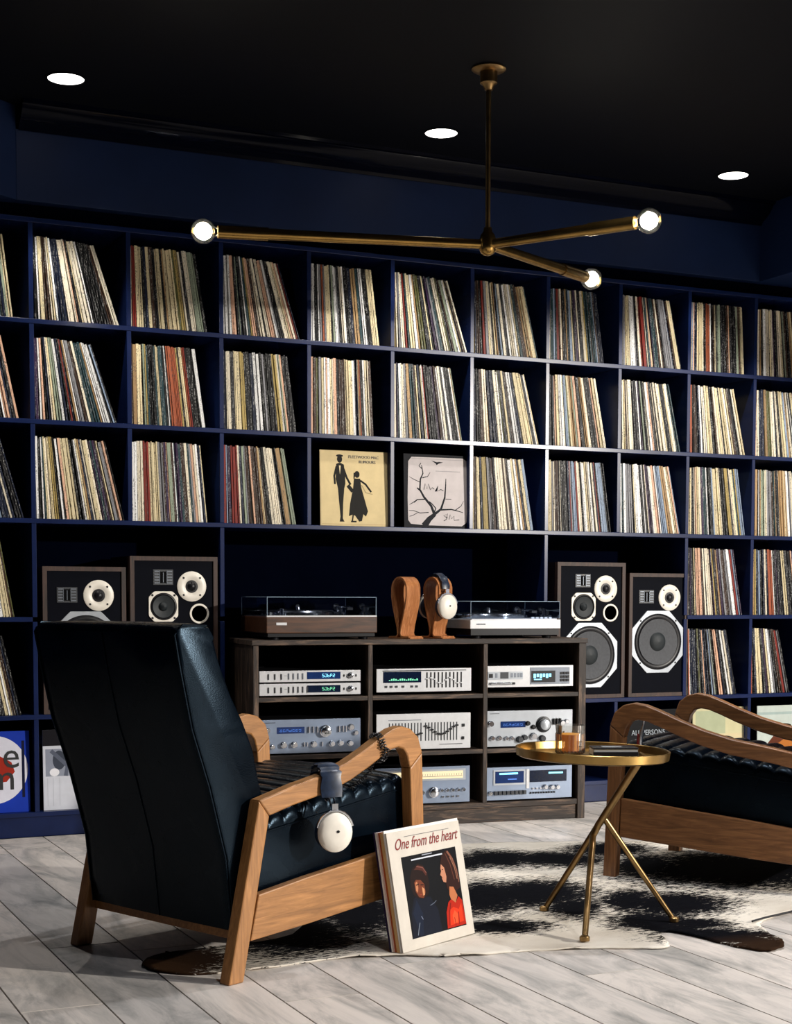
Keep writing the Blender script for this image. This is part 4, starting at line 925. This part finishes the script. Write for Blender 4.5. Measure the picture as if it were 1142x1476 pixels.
tray = MB().lathe([(0, -.006), (RT-.008, -.006), (RT, -.002), (RT+.003, .020), (RT+.0005, .0215), (RT-.0025, .020), (RT-.006, .000), (RT-.012, -.003), (0, -.003)], 72).build('tray', M['traybrass'], TB, smooth=True)
tray.location = LV(1.094, -2.235, .484); tray.rotation_euler = (0, radians(1.6), radians(-25))
TR = Matrix.Translation((1.094, -2.235, .484)) @ tray.rotation_euler.to_matrix().to_4x4()
def ontray(dx, dy): return TR @ Vector((dx, dy, -.0025))
ct, st_ = cos(radians(25)), sin(radians(25))
def trayw(x, y): dx, dy = x-1.094, y+2.235; return ontray(dx*ct-dy*st_, dx*st_+dy*ct)
GS = 1.08
GL = thing('tumbler', 'cut crystal tumbler of amber whisky on the brass tray', 'glass', trayw(1.073, -2.150)+Vector((0, 0, .0006)))
n = 24; vs = []; fs = []
pr_ = [(.034, 0), (.0385, .004), (.0385, .052), (.0375, .056), (.0395, .076), (.0372, .076), (.0370, .056), (.0370, .009), (.0, .008)]
gm = MB(); vs = []
for q, (r_, h_) in enumerate(pr_):
    for k in range(n*2):
        a = pi*k/n; rr = r_*(1+(.035 if (k % 2 and q in (1, 2)) else 0)); vs.append((rr*cos(a), rr*sin(a), h_))
N2 = n*2; gm.add(vs, [(i*N2+k, i*N2+(k+1) % N2, (i+1)*N2+(k+1) % N2, (i+1)*N2+k) for i in range(len(pr_)-1) for k in range(N2)]+[tuple(range(N2))]).build('glass_body', M['tumbler'], GL)
MB().lathe([(0, .0085), (.0368, .0095), (.0368, .052), (0, .052)], 40).build('whisky', M['whisky'], GL, smooth=True); GL.scale = (GS, GS, GS)
BX = thing('playing_card_box', 'black rectangular box with white edging lying on the brass tray', 'box', trayw(1.098, -2.235)+Vector((0, 0, .001)), radians(-22))
MB().box(0, .128, 0, .075, .0, .012).build('lower_box', M['black'], BX, bevel=.001); MB().box(.002, .126, .002, .073, .012, .019).build('white_edge', M['silver2'], BX); MB().box(0, .128, 0, .075, .019, .0235).build('lid', M['black'], BX, bevel=.001)
sp_m = MB(); [sp_m.box(-.0006, .0001, .005+.011*k, .011+.011*k, .003, .018) for k in range(6)]; sp_m.build('white_pattern', M['white'], BX)
MB().box(.03, .085, .02, .05, .0235, .0245).build('top_label', M['silver2'], BX)

# headphones hanging inside the far chair's near arm, only an edge shows beside the leg
def ch2(s, y, z): q = O2+f2*s+l2*y; return (q.x, q.y, z)
HK = thing('ear_cup_clip', 'small chrome and red clip hanging under far armchair arm', 'clip', ch2(.575, .590, .53), math.atan2(f2.y, f2.x))
MB().tube([(0, 0, 0), (.003, -.002, -.02), (.010, -.002, -.045), (.012, 0, -.08), (.006, 0, -.115)], [.003, .004, .009, .006, .003], 8).build('clip_body', M['chrome'], HK, smooth=True)
MB().tube([(.018, 0, -.05), (.020, 0, -.09)], .006, 8).build('clip_grip', plain('red_plastic', '#8c1c1c', .4), HK, smooth=True)

# ------------------------------------------------------------------ chandelier
HB = Vector((1.354, -1.106, 2.151)); CHN = thing('chandelier', 'brass three-armed chandelier with clear globe bulbs hanging from ceiling', 'chandelier', (HB.x, HB.y, H))
def L3(v): return Vector(v)-Vector((HB.x, HB.y, H))
MB().lathe([(0, 0), (.058, 0), (.060, -.006), (.050, -.012), (.030, -.014), (.030, -.052), (.022, -.058), (.014, -.075), (0, -.078)], 32).build('canopy', M['brassd'], CHN, smooth=True)
MB().tube([(0, 0, -.07), (0, 0, -.565)], .0088, 14).build('stem', M['brassd'], CHN, smooth=True)
MB().lathe([(0, -.540), (.014, -.542), (.016, -.556), (.024, -.565), (.031, -.585), (.031, -.612), (.024, -.628), (.012, -.636), (0, -.638)], 28).build('hub', M['brass'], CHN, smooth=True)
for k, b in enumerate([(.401, -.865, 2.151), (1.669, -1.628, 2.151), (1.989, -.768, 2.151)]):
    e = Vector(b); dirv = (e-HB).normalized(); ln = (e-HB).length; a0 = L3(HB+dirv*.024); a1 = L3(HB+dirv*(ln-.048)); sl = L3(HB+dirv*(ln-.048-.17))
    arm = MB().tube([a0, a0.lerp(sl, .5), sl], [.0165, .0175, .0185], 18).build('arm', M['brass'], CHN, smooth=True)
    MB().tube([sl, a1], [.0215, .0215], 20).build('socket_sleeve', M['brass'], arm, smooth=True)
    bc = L3(e)
    ax = dirv
    pts, rad = [], []
    for q in range(15):
        a = pi*q/14; pts.append(bc-ax*.041*cos(a)); rad.append(max(.0012, .041*sin(a)))
    pts = [bc-ax*.052]+pts[2:]; rad = [.014]+rad[2:]
    bulb = MB().tube(pts, rad, 28).build('bulb', M['bulbglass'], CHN, smooth=True)
    MB().tube([bc-ax*.028, bc-ax*.02, bc+ax*.0, bc+ax*.020, bc+ax*.028], [.008, .020, .029, .020, .008], 16).build('filament', M['filament'], bulb, smooth=True)

# ------------------------------------------------------------------ recessed downlights
def downlight(x, y, label, power, blend=.35, size=84):
    d = thing('ceiling_downlight', label, 'ceiling light', (x, y, H), 0, 'recessed ceiling downlights')
    MB().lathe([(.066, 0), (.074, -.001), (.074, -.004), (.064, -.004), (.063, 0)], 40, closed=True).build('trim_ring', M['ceiling'], d, smooth=True)
    MB().lathe([(.0635, -.0015), (.05, -.003), (0, -.0038)], 40).build('lens', M['lens'], d, smooth=True)
    l = bpy.data.lights.new('downlight_beam', 'SPOT'); l.energy = power; l.spot_size = radians(size); l.spot_blend = blend; l.shadow_soft_size = .03; l.color = (1, .95, .88)
    o = bpy.data.objects.new('downlight_beam', l); COL.objects.link(o); o.parent = d; o.location = (0, 0, -.02)
for x, lab in ((.055, 'round recessed downlight, leftmost in the ceiling'), (1.535, 'round recessed downlight, middle one left of chandelier stem'), (2.945, 'round recessed downlight, rightmost in the ceiling')):
    downlight(x, -.375, lab, CAN_W)
